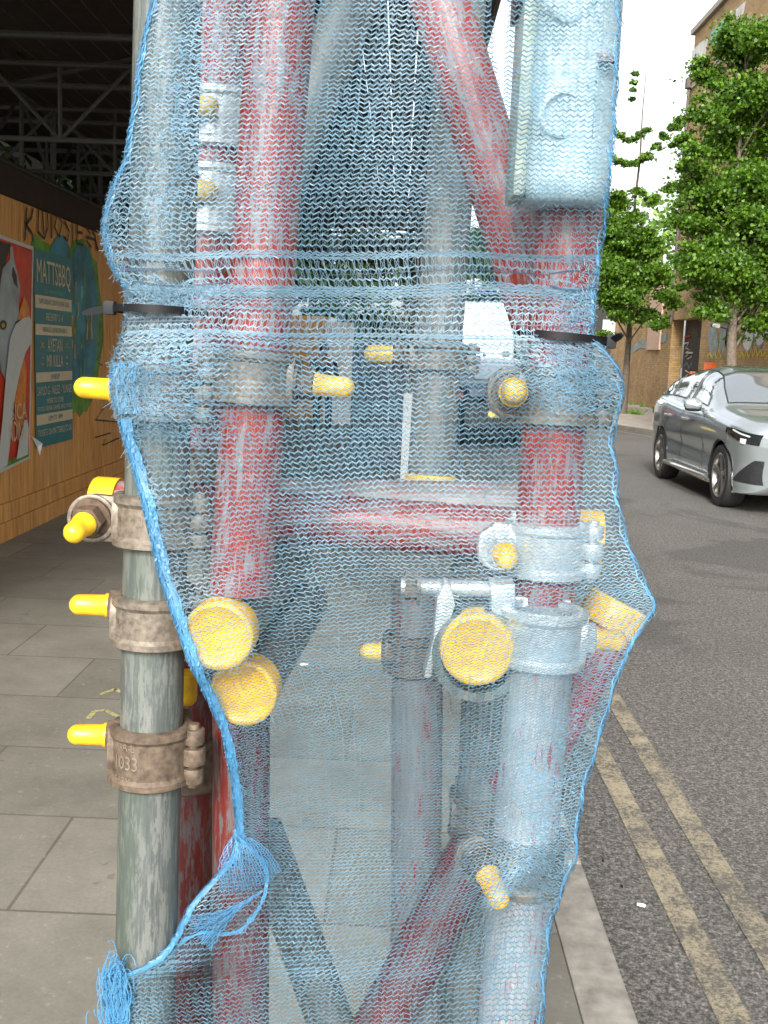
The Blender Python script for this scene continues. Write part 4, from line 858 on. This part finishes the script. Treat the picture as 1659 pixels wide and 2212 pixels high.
bpatch([(1536, 70), (1560, 44), (1584, 24), (1576, 62), (1548, 92), (1534, 96)], .012, GTE); bpatch([(1590, 20), (1612, 2), (1606, 30), (1588, 46)], .012, GWH)
for cx in (1540, 1565): bpatch(blobpts(cx, 735, 11, 40, 20, .12), .012, GGR)
for cx, cy, ry in ((1578, 735, 30), (1614, 722, 36), (1640, 712, 34), (1662, 700, 30)):
    bpatch(blobpts(cx, cy, 12, ry, 24, .1), .012, GWH); brib([(cx+13*cos(t), cy+(ry+3)*sin(t)) for t in [2*pi*i/16 for i in range(17)]], .05, .016, GGR)
for k in range(14): x = 1528+k*10; brib([(x, 770+4*sin(k)), (x+5, 756+6*cos(k)), (x+9, 772)], .07, .02, GYE)
for x0, y0 in ((1540, 690), (1548, 660), (1556, 672)): brib([(x0, y0), (x0+7, y0-22), (x0+14, y0-4), (x0+18, y0-26)], .04, .02, GGR)
# roof of the lean-to and wall boxes
mb = MB(); p0 = bpt(1507, 612); p1 = bpt(1570, 578); mb.add([(BX-.35, p0.y+.3, p0.z), (BX-.35, p0.y-2.9, p0.z+.12), (BX+.02, p0.y-2.9, p0.z+.42), (BX+.02, p0.y+.3, p0.z+.3), (BX-.35, p0.y+.3, p0.z+.06), (BX-.35, p0.y-2.9, p0.z+.18)], [(0, 1, 5, 4), (4, 5, 2, 3), (0, 4, 3), (1, 2, 5), (0, 3, 2, 1)]); tp(mb, 'canopy', plain('grey_canopy', (.3, .33, .32), .6), smooth=0)
q = bpt(1566, 652, .1); mb = MB(); mb.box((q.x-.05, q.y-.25, q.z-.22), (q.x+.098, q.y+.25, q.z+.0)); mb.box((q.x-.05, q.y-.22, q.z-.5), (q.x+.098, q.y+.18, q.z-.26)); o = thing_mesh('meter_box', mb, WHITE, 'white box on the brick wall beside the big tree trunk', 'box', smooth=0)
q = bpt(1552, 703, .5); root = empty('security_camera', q); tag(root, 'white security camera on a bracket on the graffiti wall', 'camera')
mb = MB(); mb.bar((-.05, .22, 0), (-.05, -.14, -.02), .06, 14); mb.obj('body', WHITE, root); mb = MB(); mb.bar((-.05, .22, 0), (-.05, .36, .01), .066, 14); mb.obj('hood', BLK, root); mb = MB(); mb.bar((0, 0, -.02), (.5, -.1, -.18), .018, 8); mb.obj('bracket', DARKT, root)
# dark door with tags, in the recess
dr = empty('steel_door', (BX+.44, (Yd0+Yd1)/2, 0)); tag(dr, 'black steel door covered in graffiti, in the recess left of the brick front', 'door')
mb = MB(); mb.box((BX+.40, Yd0+.15, 0), (BX+.448, min(Yd1, Yc)-.05, 2.5)); tp(mb, 'leaf', BLACKP, dr, smooth=0)
mb = MB(); mb.box((BX+.32, Yd0+.03, 0), (BX+.448, Yd0+.14, 2.9)); tp(mb, 'frame', GREEN, dr, smooth=0)
def dpt(x, y, off=0): p = onx(x, y, BX+.395-off); return Vector((BX+.395-off, p.y, p.z))
for pts, m in (([(1478, 742), (1488, 740), (1481, 752), (1492, 756), (1480, 762), (1496, 762)], GWH), ([(1480, 770), (1486, 766), (1484, 776), (1494, 770)], GGR), ([(1478, 790), (1484, 782), (1488, 796), (1494, 784)], GBLUE), ([(1480, 800), (1490, 806), (1480, 812), (1492, 818)], GWH), ([(1478, 728), (1490, 726)], REDP)):
    tp(ribbon(pts, .05, 0, m, fn=dpt), 'graffiti', m, dr, smooth=0)
# low brick wall of the yard beyond
o = None; mb = MB(); mb.box((BX, Yc+.01, -.1), (BX+.4, 62, 4.2)); root = empty('brick_wall', (BX, 45, 0)); tag(root, 'yellow brick yard wall behind the slender street tree', 'wall'); tp(mb, 'wall', BRICK, root, smooth=0)
p = bpt(1413, 690, .04); mb = MB(); mb.box((BX-.06, p.y-1.1, p.z-1.1), (BX-.001, p.y+.8, p.z+1.3)); o = thing_mesh('wooden_board', mb, plain('pinkish_board', (.5, .34, .24), .7), 'pinkish wooden board fixed on the yard wall', 'board', smooth=0)
tp(ribbon([(1365, 755), (1385, 742), (1400, 748), (1420, 735), (1440, 728)], .3, .015, GGR, fn=bpt), 'graffiti', GGR, root, smooth=0)
# dark signboard frame far beyond the tree
p = at(1320, 690, 46); root = empty('notice_board', (p.x, 46, 0)); tag(root, 'black framed notice board with a white poster, behind the slender tree', 'notice board')
mb = MB(); mb.box((-.75, -.05, 2.5), (.6, .05, 4.2)); mb.box((-.75, -.05, 0), (-.6, .05, 2.5)); mb.box((.3, -.09, 0), (.42, .09, 4.6)); mb.obj('frame', BLACKP, root, smooth=0)
mb = MB(); mb.box((-.35, -.08, 2.45), (.25, -.052, 3.4)); mb.obj('poster', WHITE, root, smooth=0)
mb = MB(); mb.bar((at(1433, 600, 50).x, 50, 0), (at(1433, 600, 50).x, 50, 6.9), .09, 10); thing_mesh('lamp_post', mb, plain('pale_post', (.45, .47, .46), .5), 'pale street post standing behind the leaves of the slender tree', 'post')
# orange barrier and leaning board beyond the car
q = at(1532, 800, 24); root = empty('road_barrier', (q.x, 24, 0)); tag(root, 'orange plastic barrier standing behind the silver car roof', 'barrier')
mb = MB(); mb.box((-.14, -.03, .3), (.16, .03, 1.68)); mb.box((-.11, -.034, 1.5), (.13, .034, 1.6)); mb.obj('panel', ORG, root, bevel=.02); mb = MB(); mb.box((-.44, -.06, 1.36), (-.145, .06, 1.46)); mb.obj('arm', ORG, root, bevel=.02); mb = MB(); mb.box((-.3, -.2, 0), (.2, .2, .1)); mb.obj('foot', ORG, root, bevel=.02)
q = at(1547, 780, 25.5); mb = MB(); mb.prism([(-.12, 0), (.12, 0), (.12, 1.75), (.05, 1.3)], -.02, .02, Matrix.Translation((q.x, 25.5, 0)) @ Matrix.Rotation(pi/2, 4, 'X')); thing_mesh('leaning_board', mb, plain('board_salmon', (.5, .3, .2), .7), 'pointed salmon board leaning behind the orange barrier', 'board', smooth=0)
# grass tufts round the tree foot and wall
cl = [(B1.x+random.uniform(-.5, .5), B1.y+random.uniform(-.5, .3), .05, .13) for _ in range(12)]+[(BX-.15, random.uniform(34, 44), .06, .14) for _ in range(9)]
o = leaves('grass', LEAFL, cl, 1200, .07, seed=77); o['kind'] = 'stuff'; o['label'] = 'grass tufts at the foot of the slender tree and the yard wall'; o['category'] = 'grass'
# dark building behind the hoarding
mb = MB(); mb.box((-12, 6, 0), (-6.3, 36, 9)); root = empty('dark_building', (-8, 20, 0)); tag(root, 'dark unlit building behind the hoarding, under the gantry', 'building'); o = tp(mb, 'wall', plain('shade_dark_wall', (.03, .027, .022), .9), root, smooth=0)  # gloom under the gantry is put into the near-black wall colour
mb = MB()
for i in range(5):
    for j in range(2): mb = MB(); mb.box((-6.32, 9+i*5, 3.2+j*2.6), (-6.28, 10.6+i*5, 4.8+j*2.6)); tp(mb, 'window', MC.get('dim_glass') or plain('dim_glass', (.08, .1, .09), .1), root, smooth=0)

# ------------------------------------------------ things at the end of the walkway
def panel(name, label, cat, x0, x1, y0, y1, Y, mat, th=.05):
    a = at(x0, y0, Y); b = at(x1, y1, Y); mb = MB(); mb.box((min(a.x, b.x), Y, max(0, min(a.z, b.z))), (max(a.x, b.x), Y+th, max(a.z, b.z))); return thing_mesh(name, mb, mat, label, cat, smooth=0, bevel=.004)
panel('white_board', 'white board standing upright behind the person at the end of the walkway', 'board', 704, 757, 695, 930, 23.5, WHITE)
panel('timber_board', 'orange timber panel beside the white board at the end of the walkway', 'board', 600, 702, 680, 905, 24, PLY)
panel('navy_board', 'dark navy panel right of the white board', 'board', 762, 868, 745, 1040, 14.5, NAVY)
panel('white_post', 'white post between the navy panel and the grey upright', 'post', 872, 890, 850, 1046, 13.4, WHITE, .08)

# person
def person():
    base = gnd(695, 941, 0); root = empty('person', base); root.rotation_euler = (0, 0, radians(195)); tag(root, 'person in dark jacket and trousers standing in front of the white board', 'person')
    def skin(name, pts, edges, mat, sub=1):
        me = bpy.data.meshes.new(name); me.from_pydata([p[0] for p in pts], edges, []); o = bpy.data.objects.new(name, me); COL.objects.link(o)
        mo = o.modifiers.new('s', 'SKIN'); ly = me.skin_vertices[0].data
        for i, p in enumerate(pts): ly[i].radius = (p[1], p[2] if len(p) > 2 else p[1]); ly[i].use_root = i == 0
        o.modifiers.new('b', 'SUBSURF').levels = sub; o.modifiers['b'].render_levels = sub; mo.use_smooth_shade = True
        dg = bpy.context.evaluated_depsgraph_get(); m2 = bpy.data.meshes.new_from_object(o.evaluated_get(dg)); bpy.data.objects.remove(o)
        return link(name, m2, mat, root)
    pts = [((0, 0, .95), .13, .1), ((0, 0, 1.15), .12, .09), ((0, 0, 1.38), .16, .1), ((0, 0, 1.49), .055, .055), ((0, .01, 1.58), .07, .08), ((0, .015, 1.66), .075, .09), ((0, .01, 1.73), .05, .06)]
    E_ = [(i, i+1) for i in range(6)]
    for s in (-1, 1):
        k = len(pts); pts += [((s*.1, 0, .88), .085, .085), ((s*.115, .02, .5), .058, .06), ((s*.12, -.01, .1), .04, .045), ((s*.125, .12, .035), .035, .03)]; E_ += [(0, k), (k, k+1), (k+1, k+2), (k+2, k+3)]
        k = len(pts); pts += [((s*.2, 0, 1.4), .055, .055), ((s*.25, -.01, 1.14), .042, .042), ((s*.26, .06, .9), .03, .03), ((s*.262, .09, .82), .032, .018)]; E_ += [(2, k), (k, k+1), (k+1, k+2), (k+2, k+3)]
        for f in range(5):
            j = len(pts); L = (.06, .075, .082, .076, .055)[f]; ox = (f-2)*.013; pts += [((s*.262, .09+ox+(.02 if f == 0 else 0), .815-L*.55), .008, .008), ((s*.255, .10+ox+(.02 if f == 0 else 0), .81-L), .007, .007)]; E_ += [(k+3, j), (j, j+1)]
    skin('body', pts, E_, plain('skin', (.25, .13, .08), .5))
    jk = [((0, 0, .93), .155, .12), ((0, 0, 1.15), .155, .115), ((0, 0, 1.38), .185, .12), ((0, 0, 1.46), .08, .075)]; e = [(0, 1), (1, 2), (2, 3)]
    for s in (-1, 1): k = len(jk); jk += [((s*.205, 0, 1.39), .072, .07), ((s*.255, -.01, 1.13), .058, .056), ((s*.263, .055, .92), .045, .045)]; e += [(2, k), (k, k+1), (k+1, k+2)]
    skin('jacket', jk, e, plain('navy_jacket', (.02, .035, .055), .7))
    tr = [((0, 0, .96), .15, .115)]; e = []
    for s in (-1, 1): k = len(tr); tr += [((s*.1, 0, .86), .1, .1), ((s*.115, .02, .5), .075, .075), ((s*.12, -.01, .09), .06, .065)]; e += [(0, k), (k, k+1), (k+1, k+2)]
    skin('trousers', tr, e, plain('dark_trousers', (.02, .022, .028), .8))
    sh = MB()
    for s in (-1, 1): sh.box((s*.125-.045, -.07, 0), (s*.125+.045, .2, .07))
    sh.obj('shoes', BLK, root, bevel=.02)
    mb = MB(); mb.lathe([(0, 1.78), (.05, 1.77), (.082, 1.73), (.09, 1.67), (.088, 1.61), (.075, 1.6)], Matrix.Translation((0, -.015, 0)), 20); mb.obj('hair', plain('dark_hair', (.012, .01, .009), .6), root)
    mb = MB(); mb.path([(0, .095, 1.655), (0, .112, 1.63), (0, .1, 1.618)], [.008, .014, .01], 8); mb.bar((-.025, .094, 1.59), (.025, .094, 1.59), .005, 8)
    for s in (-1, 1): mb.path([(s*.03, .088, 1.665), (s*.03, .098, 1.665)], [.011, .004], 8); mb.path([(s*.08, 0, 1.67), (s*.092, -.005, 1.65), (s*.082, 0, 1.625)], [.01, .014, .008], 8)
    mb.obj('face', plain('skin_dark', (.16, .08, .05), .5), root)
person()

# ------------------------------------------------ cars
def paint(name, c, rough=.22):
    m, t, p = nmat(name); n = noise(t, mapping(t), 600, 2); r = ramp(t, n, [(.3, tuple(x*.9 for x in c)), (.7, tuple(min(1, x*1.1) for x in c))]); t.links.new(r.outputs[0], p.inputs['Base Color'])
    p.inputs['Metallic'].default_value = .55; p.inputs['Roughness'].default_value = rough; p.inputs['Coat Weight'].default_value = 1; p.inputs['Coat Roughness'].default_value = .04; return m
def glassm(name, c, rough=.03):
    m, t, p = nmat(name); p.inputs['Base Color'].default_value = (*c, 1); p.inputs['Roughness'].default_value = rough; p.inputs['Coat Weight'].default_value = 1; p.inputs['Specular IOR Level'].default_value = .8; return m
SILVER = paint('silver_green_paint', (.36, .41, .42)); GLS = glassm('car_glass', (.38, .42, .43)); MC['car_glass'].node_tree.nodes['Principled BSDF'].inputs['Metallic'].default_value = .75; TYRE = plain('tyre', (.018, .018, .018), .7, 0, .2, 40, .2, .002); RIM = plain('dark_alloy', (.22, .21, .2), .3, .7, .1, 20, 0)
TRIMB = plain('black_trim', (.02, .022, .024), .35); CHROME = plain('car_chrome', (.7, .68, .62), .15, .9, .05, 5, 0); LENS = glassm('lamp_lens', (.015, .018, .02)); LAMPW = plain('lamp_white', (.75, .78, .8), .2, .3, .05, 8, 0)
def car(name, label, body_mat, loc, rz, group=None):
    root = empty(name, loc); root.rotation_euler = (0, 0, rz); tag(root, label, 'car', group)
    L = 4.94; HWd = .985
    # profiles along x (0 = nose); heights above road
    xs = np.linspace(0, L, 141)
    f = lambda tab, x: np.interp(x, [a for a, _ in tab], [b for _, b in tab])
    top = [(0, .93), (.06, 1.02), (.2, 1.08), (.6, 1.14), (1.25, 1.2), (1.42, 1.24), (1.8, 1.46), (2.15, 1.63), (2.5, 1.705), (2.9, 1.72), (3.3, 1.69), (3.8, 1.56), (4.3, 1.38), (4.6, 1.26), (4.82, 1.2), (4.9, 1.06), (4.94, .94)]
    belt = [(0, .88), (.1, .95), (.4, 1.02), (1.3, 1.1), (1.6, 1.12), (2.8, 1.13), (3.6, 1.18), (4.2, 1.2), (4.6, 1.12), (4.86, 1.05), (4.94, .86)]
    wid = [(0, .62), (.05, .74), (.14, .85), (.3, .93), (.6, .975), (1.2, .985), (3.8, .985), (4.4, .95), (4.75, .88), (4.9, .78), (4.94, .7)]
    bot = [(0, .36), (.1, .24), (.4, .21), (4.4, .23), (4.8, .3), (4.94, .42)]
    def sm(tab):
        y = f(tab, xs); k = np.array([1, 2, 3, 2, 1.])/9; return np.convolve(np.pad(y, 2, mode='edge'), k, 'valid')
    TP, BL, WD, BT = sm(top), sm(belt), sm(wid), sm(bot)
    sec = []
    for i, x in enumerate(xs):
        w = WD[i]; t = TP[i]; b = min(BL[i], t-.01); z0 = BT[i]; gh = max(0, min(1, (t-b-.05)/.3)); inset = .30*max(0, min(1, (t-b)/.55))
        ctrl = [(0, z0), (w*.86, z0), (w*.955, z0+.06), (w*.985, z0+.2), (w*.97, .62), (w, .78), (w*.995, b-.1), (w*.965, b-.02), (w*.935, b+.004),
                (w*.935-inset*.35-.02*(1-gh), b+(t-b)*.38), (w*.935-inset*.72-.08*(1-gh), b+(t-b)*.76), (w*.935-inset-.16-.06*(1-gh), b+(t-b)*.94), ((w-.35)*.55, t-.004), (0, t)]
        P_ = []
        m_ = len(ctrl)
        for k in range(m_-1):
            p0 = np.array(ctrl[max(k-1, 0)]); p1 = np.array(ctrl[k]); p2 = np.array(ctrl[k+1]); p3 = np.array(ctrl[min(k+2, m_-1)])
            for s in np.linspace(0, 1, 5)[:-1]: P_.append(.5*((2*p1)+(-p0+p2)*s+(2*p0-5*p1+4*p2-p3)*s*s+(-p0+3*p1-3*p2+p3)*s**3) if 0 < k < m_-2 else p1*(1-s)+p2*s)
        P_.append(np.array(ctrl[-1])); sec.append(P_)
    S = np.array(sec); ni, nj = S.shape[:2]
    ax = (.88, 3.82); RA = .435; zc = .385
    V = np.zeros((ni, nj, 3)); V[..., 0] = xs[:, None]; V[..., 1] = S[..., 0]; V[..., 2] = S[..., 1]
    for i in range(ni):
        for j in range(nj):
            for a_ in ax:
                dx, dz = V[i, j, 0]-a_, V[i, j, 2]-zc; r = hypot(dx, dz)
                if V[i, j, 1] > .72 and r > 1e-4 and abs(r-RA) < .03: V[i, j, 0] = a_+dx/r*RA; V[i, j, 2] = zc+dz/r*RA
    bodyf, glassf, screenf = [], [], []
    for i in range(ni-1):
        for j in range(nj-1):
            c_ = (V[i, j]+V[i+1, j]+V[i, j+1]+V[i+1, j+1])/4
            if any(hypot(c_[0]-a_, c_[2]-zc) < RA-.004 for a_ in ax) and c_[1] > .6: continue
            q = (i*nj+j, (i+1)*nj+j, (i+1)*nj+j+1, i*nj+j+1); k = j/4
            t = f(top, c_[0]); b = f(belt, c_[0])
            if 8.35 <= k < 10.6 and 1.72+(c_[2]-1.1)*.9 < c_[0] < 4.28-(c_[2]-1.2)*1.1 and c_[2] < t-.075 and not (abs(c_[0]-2.62-(.0)) < .03 or abs(c_[0]-3.6) < .03): glassf.append(q)
            elif k >= 10.35 and 1.45 < c_[0] < 2.22: screenf.append(q)
            elif k >= 11.2 and 3.65 < c_[0] < 4.5: screenf.append(q)
            elif k >= 11.2 and 2.3 < c_[0] < 3.6: glassf.append(q)
            else: bodyf.append(q)
    def part(nm, faces, mat, off=0):
        Vv = V.reshape(-1, 3); mb = MB(); n = len(Vv); A = [tuple(v) for v in Vv]; Bm = [(v[0], -v[1], v[2]) for v in Vv]
        mb.add(A+Bm, (list(faces) if off >= 0 else [])+([(a+n, d+n, c+n, b+n) for a, b, c, d in faces] if off <= 0 else []))
        me = bpy.data.meshes.new(nm); me.from_pydata(mb.v, [], mb.f); bm = bmesh.new(); bm.from_mesh(me); bmesh.ops.remove_doubles(bm, verts=bm.verts, dist=.0008)
        bmesh.ops.delete(bm, geom=[v for v in bm.verts if not v.link_faces], context='VERTS'); bmesh.ops.recalc_face_normals(bm, faces=bm.faces); bm.to_mesh(me); bm.free()
        me.polygons.foreach_set('use_smooth', [True]*len(me.polygons)); me.set_sharp_from_angle(angle=radians(32)); return link(nm, me, mat, root)
    part('body', bodyf, body_mat)
    def islands(F_):
        pa = {}
        def fd(a):
            while pa.setdefault(a, a) != a: a = pa[a]
            return a
        for q in F_:
            for b in q[1:]: pa[fd(b)] = fd(q[0])
        g = {}
        for q in F_: g.setdefault(fd(q[0]), []).append(q)
        return [v for v in g.values() if len(v) > 6]
    def trim(g, par, sides):
        cnt = {}; VV = V.reshape(-1, 3)
        for q in g:
            for a, b in zip(q, q[1:]+q[:1]): cnt[(min(a, b), max(a, b))] = cnt.get((min(a, b), max(a, b)), 0)+1
        mb = MB()
        for sg in sides:
            for (a, b), c_ in cnt.items():
                if c_ == 1 and (VV[a][1] > .01 or VV[b][1] > .01): mb.bar((VV[a][0], sg*VV[a][1], VV[a][2]+.003), (VV[b][0], sg*VV[b][1], VV[b][2]+.003), .011, 5)
        o = mb.obj('window_trim', TRIMB, par)
    for g in islands(glassf):
        xm = sum(V.reshape(-1, 3)[q[0]][2] for q in g)/len(g); top_ = xm > 1.6
        if top_: part('sunroof', g, GLS)
        else: trim(g, part('side_window', g, GLS, 1), (1,)); trim(g, part('side_window', g, GLS, -1), (-1,))
    for g in islands(screenf):
        xm = sum(V.reshape(-1, 3)[q[0]][0] for q in g)/len(g); trim(g, part('windscreen' if xm < 3 else 'rear_window', g, GLS), (1, -1))
    # dark cavity inside so the arches read black
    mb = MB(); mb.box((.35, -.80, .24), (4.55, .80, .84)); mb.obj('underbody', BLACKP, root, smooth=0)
    for s in (-1, 1):
        for a_ in ax:
            mb = MB(); th = [radians(q) for q in range(-8, 190, 6)]
            pts = [(a_+(RA-.002)*cos(t), s*(float(f(wid, a_+RA*cos(t)))*(.962+.012*sin(t))), zc+(RA-.002)*sin(t)) for t in th]; mb.path(pts, .015, 8); mb.obj('wheel_arch', TRIMB, root)
            wr_ = empty('wheel', (0, 0, 0)); wr_.parent = root; wr_.location = (a_, s*.84, zc-.005); wr_.rotation_euler = (pi/2 if s < 0 else -pi/2, 0, 0)
            mb = MB(); mb.lathe([(.27, -.11), (.33, -.13), (.37, -.12), (.382, -.08), (.385, 0), (.382, .08), (.37, .12), (.33, .132), (.275, .12), (.27, -.11)], None, 40); mb.obj('tyre', TYRE, wr_)
            mb = MB(); mb.lathe([(.275, .118), (.265, .125), (.255, .11), (.25, .02), (0, .0)], None, 40); mb.lathe([(0, .105), (.045, .1), (.06, .08), (.06, .02)], None, 20)
            for k in range(10):
                a1 = 2*pi*k/10+(.12 if k % 2 else -.12); a2 = a1+(.10 if k % 2 else -.1)
                mb.add([(.05*cos(a1-.25), .05*sin(a1-.25), .095), (.05*cos(a1+.25), .05*sin(a1+.25), .095), (.262*cos(a2+.05), .262*sin(a2+.05), .118), (.262*cos(a2-.05), .262*sin(a2-.05), .118), (.05*cos(a1-.25), .05*sin(a1-.25), .05), (.05*cos(a1+.25), .05*sin(a1+.25), .05), (.262*cos(a2+.05), .262*sin(a2+.05), .08), (.262*cos(a2-.05), .262*sin(a2-.05), .08)], [(0, 1, 2, 3), (0, 3, 7, 4), (1, 5, 6, 2)])
            mb.obj('rim', RIM, wr_)
            mb = MB(); mb.lathe([(.0, -.02), (.19, -.02), (.19, .012)], None, 24); mb.obj('brake_disc', DARKT, wr_)
        # mirror, handles, step, lamps
        mb = MB(); mb.lathe([(0, -.115), (.05, -.11), (.085, -.07), (.095, 0), (.088, .07), (.055, .11), (0, .118)], Matrix.Translation((1.86, s*1.07, 1.2)) @ Matrix.Rotation(pi/2, 4, 'X') @ Matrix.Diagonal((.75, .85, 1, 1)), 20); mr = mb.obj('mirror', body_mat, root)
        mb = MB(); mb.box((1.8, s*.93 if s > 0 else -.98, 1.115), (1.88, .98 if s > 0 else -.93, 1.155)); mb.lathe([(0, -.11), (.045, -.105), (.066, -.06), (.07, 0), (.066, .06), (.045, .1), (0, .105)], Matrix.Translation((1.86, s*1.06, 1.145)) @ Matrix.Rotation(pi/2, 4, 'X') @ Matrix.Diagonal((.8, .6, 1, 1)), 18); mb.obj('mirror_base', TRIMB, mr)
        for hx in (2.5, 3.42):
            mb = MB(); mb.path([(hx-.13, s*.985, .97), (hx-.09, s*1.02, .975), (hx+.06, s*1.02, .98), (hx+.1, s*.985, .98)], [.012, .018, .018, .012], 8); mb.obj('door_handle', CHROME, root)
        mb = MB(); mb.path([(1.38, s*.98, .3), (1.45, s*1.03, .315), (2.4, s*1.04, .315), (3.2, s*1.03, .315), (3.3, s*.98, .3)], .035, 10); mb.obj('side_step', CHROME, root)
        for dx in (1.62, 2.66, 3.55):
            mb = MB(); zt_ = f(belt, dx)-.03; mb.path([(dx, s*(.982*f(wid, dx)/.985+.004), .34), (dx, s*.962, .62), (dx, s*.989, .8), (dx, s*.975, zt_)], .0035, 5); mb.obj('shut_line', BLACKP, root)
        hl = [(.10, .62), (.2, .90), (.62, .93), (.72, .90), (.55, .80), (.3, .75), (.15, .74)]
        def surf(x, z):
            fi = np.clip(x/L*(ni-1), 0, ni-1.001); i = int(fi); t_ = fi-i; row = V[i]*(1-t_)+V[i+1]*t_; m_ = [q for q in range(8, int(nj*.62))]
            zz = row[m_, 2]; yy = row[m_, 1]; o_ = np.argsort(zz); return float(np.interp(z, zz[o_], yy[o_]))
        for nm_, xr, zf0, zf1, mt, off in (('headlight', (.08, .70), lambda x: .80+.13*(x-.08)/.62+.02*max(0, .2-x)*5, lambda x: .935+.05*min(1, (x-.08)/.4), LENS, .008), ('lamp_strip', (.17, .5), lambda x: .90+.06*(x-.17)/.33, lambda x: .918+.06*(x-.17)/.33, LAMPW, .014), ('lamp_eye', (.2, .29), lambda x: .81+.1*(x-.13), lambda x: .87+.1*(x-.13), LAMPW, .014), ('lower_intake', (.05, .42), lambda x: .36+.05*(x-.05), lambda x: .64-.26*max(0, x-.12)/.3, TRIMB, .006), ('rear_lamp', (4.62, 4.9), lambda x: .93, lambda x: 1.03, plain('red_lens_'+name+str(s), (.35, .01, .01), .15), .008)):
            mb = MB(); X_ = np.linspace(*xr, 12); vs = [];
            for x in X_:
                a0, a1 = zf0(x), zf1(x)
                for q in range(6): z = a0+(a1-a0)*q/5; vs.append((x-off*.4 if x < 2 else x+off*.4, s*(surf(x, z)+off), z))
            mb.add(vs, [(i*6+q, (i+1)*6+q, (i+1)*6+q+1, i*6+q+1) for i in range(11) for q in range(5)]); mb.obj(nm_, mt, root)
    # grille, lower grille, wiper, plate
    mb = MB(); mb.box((-.012, -.42, .62), (.03, .42, .92)); mb.obj('grille', TRIMB, root, bevel=.01)
    mb = MB(); mb.box((.02, -.55, .32), (.09, .55, .48)); mb.obj('lower_grille', TRIMB, root, bevel=.01)
    mb = MB(); mb.path([(1.42, -.6, 1.2), (1.44, 0, 1.225), (1.42, .6, 1.2)], .012, 6); mb.obj('wiper', TRIMB, root)
    mb = MB(); mb.box((4.93, -.27, .6), (4.955, .27, .71)); mb.obj('number_plate', plain('plate_'+name, (.6, .5, .1), .4), root)
    return root
# nose towards the camera
car('suv', 'silver grey coupe SUV coming towards us on the road at the right', SILVER, (4.93, 12.77-.88, -.1), pi/2)
NAVYP = paint('navy_car_paint', (.02, .035, .06))
car('parked_car', 'dark blue car parked at the kerb, glimpsed through the net', NAVYP, (1.95, 24.4, -.1), -pi/2)
# white van beyond it
def van():
    root = empty('parked_van', (2.25, 30, -.1)); tag(root, 'tall white van parked beyond the dark blue car, glimpsed through the net', 'van'); m = paint('white_van_paint', (.4, .42, .44), .5)
    prof = [(0, .3), (5.2, .3), (5.25, .9), (4.9, 1.25), (4.2, 1.45), (3.6, 2.5), (3.3, 3.2), (.05, 3.25), (-.02, 3.1)]
    mb = MB(); mb.prism(prof, -.98, .98, Matrix(((0, 0, 1, 0), (1, 0, 0, 0), (0, 1, 0, 0), (0, 0, 0, 1)))); mb.obj('body', m, root, bevel=.05)
    mb = MB(); mb.box((-.85, -.03, 1.35), (-.1, .0, 1.9)); mb.box((.1, -.03, 1.35), (.85, -.0, 1.9)); mb.obj('rear_window', GLS, root, bevel=.01)
    for s in (-1, 1):
        for yy in (.95, 4.3):
            mb = MB(); mb.lathe([(.2, -.1), (.33, -.1), (.34, 0), (.33, .1), (.2, .1), (0, .08)], Matrix.Translation((s*.9, yy, .34)) @ Matrix.Rotation(s*pi/2, 4, 'Y'), 28); mb.obj('wheel', TYRE, root)
        mb = MB(); mb.box((s*.97-.03, -.035, .9), (s*.97+.0, .0, 1.35)); mb.obj('rear_lamp', MC['red_lens_suv1'], root)
    mb = MB(); mb.box((-.95, -.12, .32), (.95, -.0, .5)); mb.obj('bumper', TRIMB, root, bevel=.02)
van()
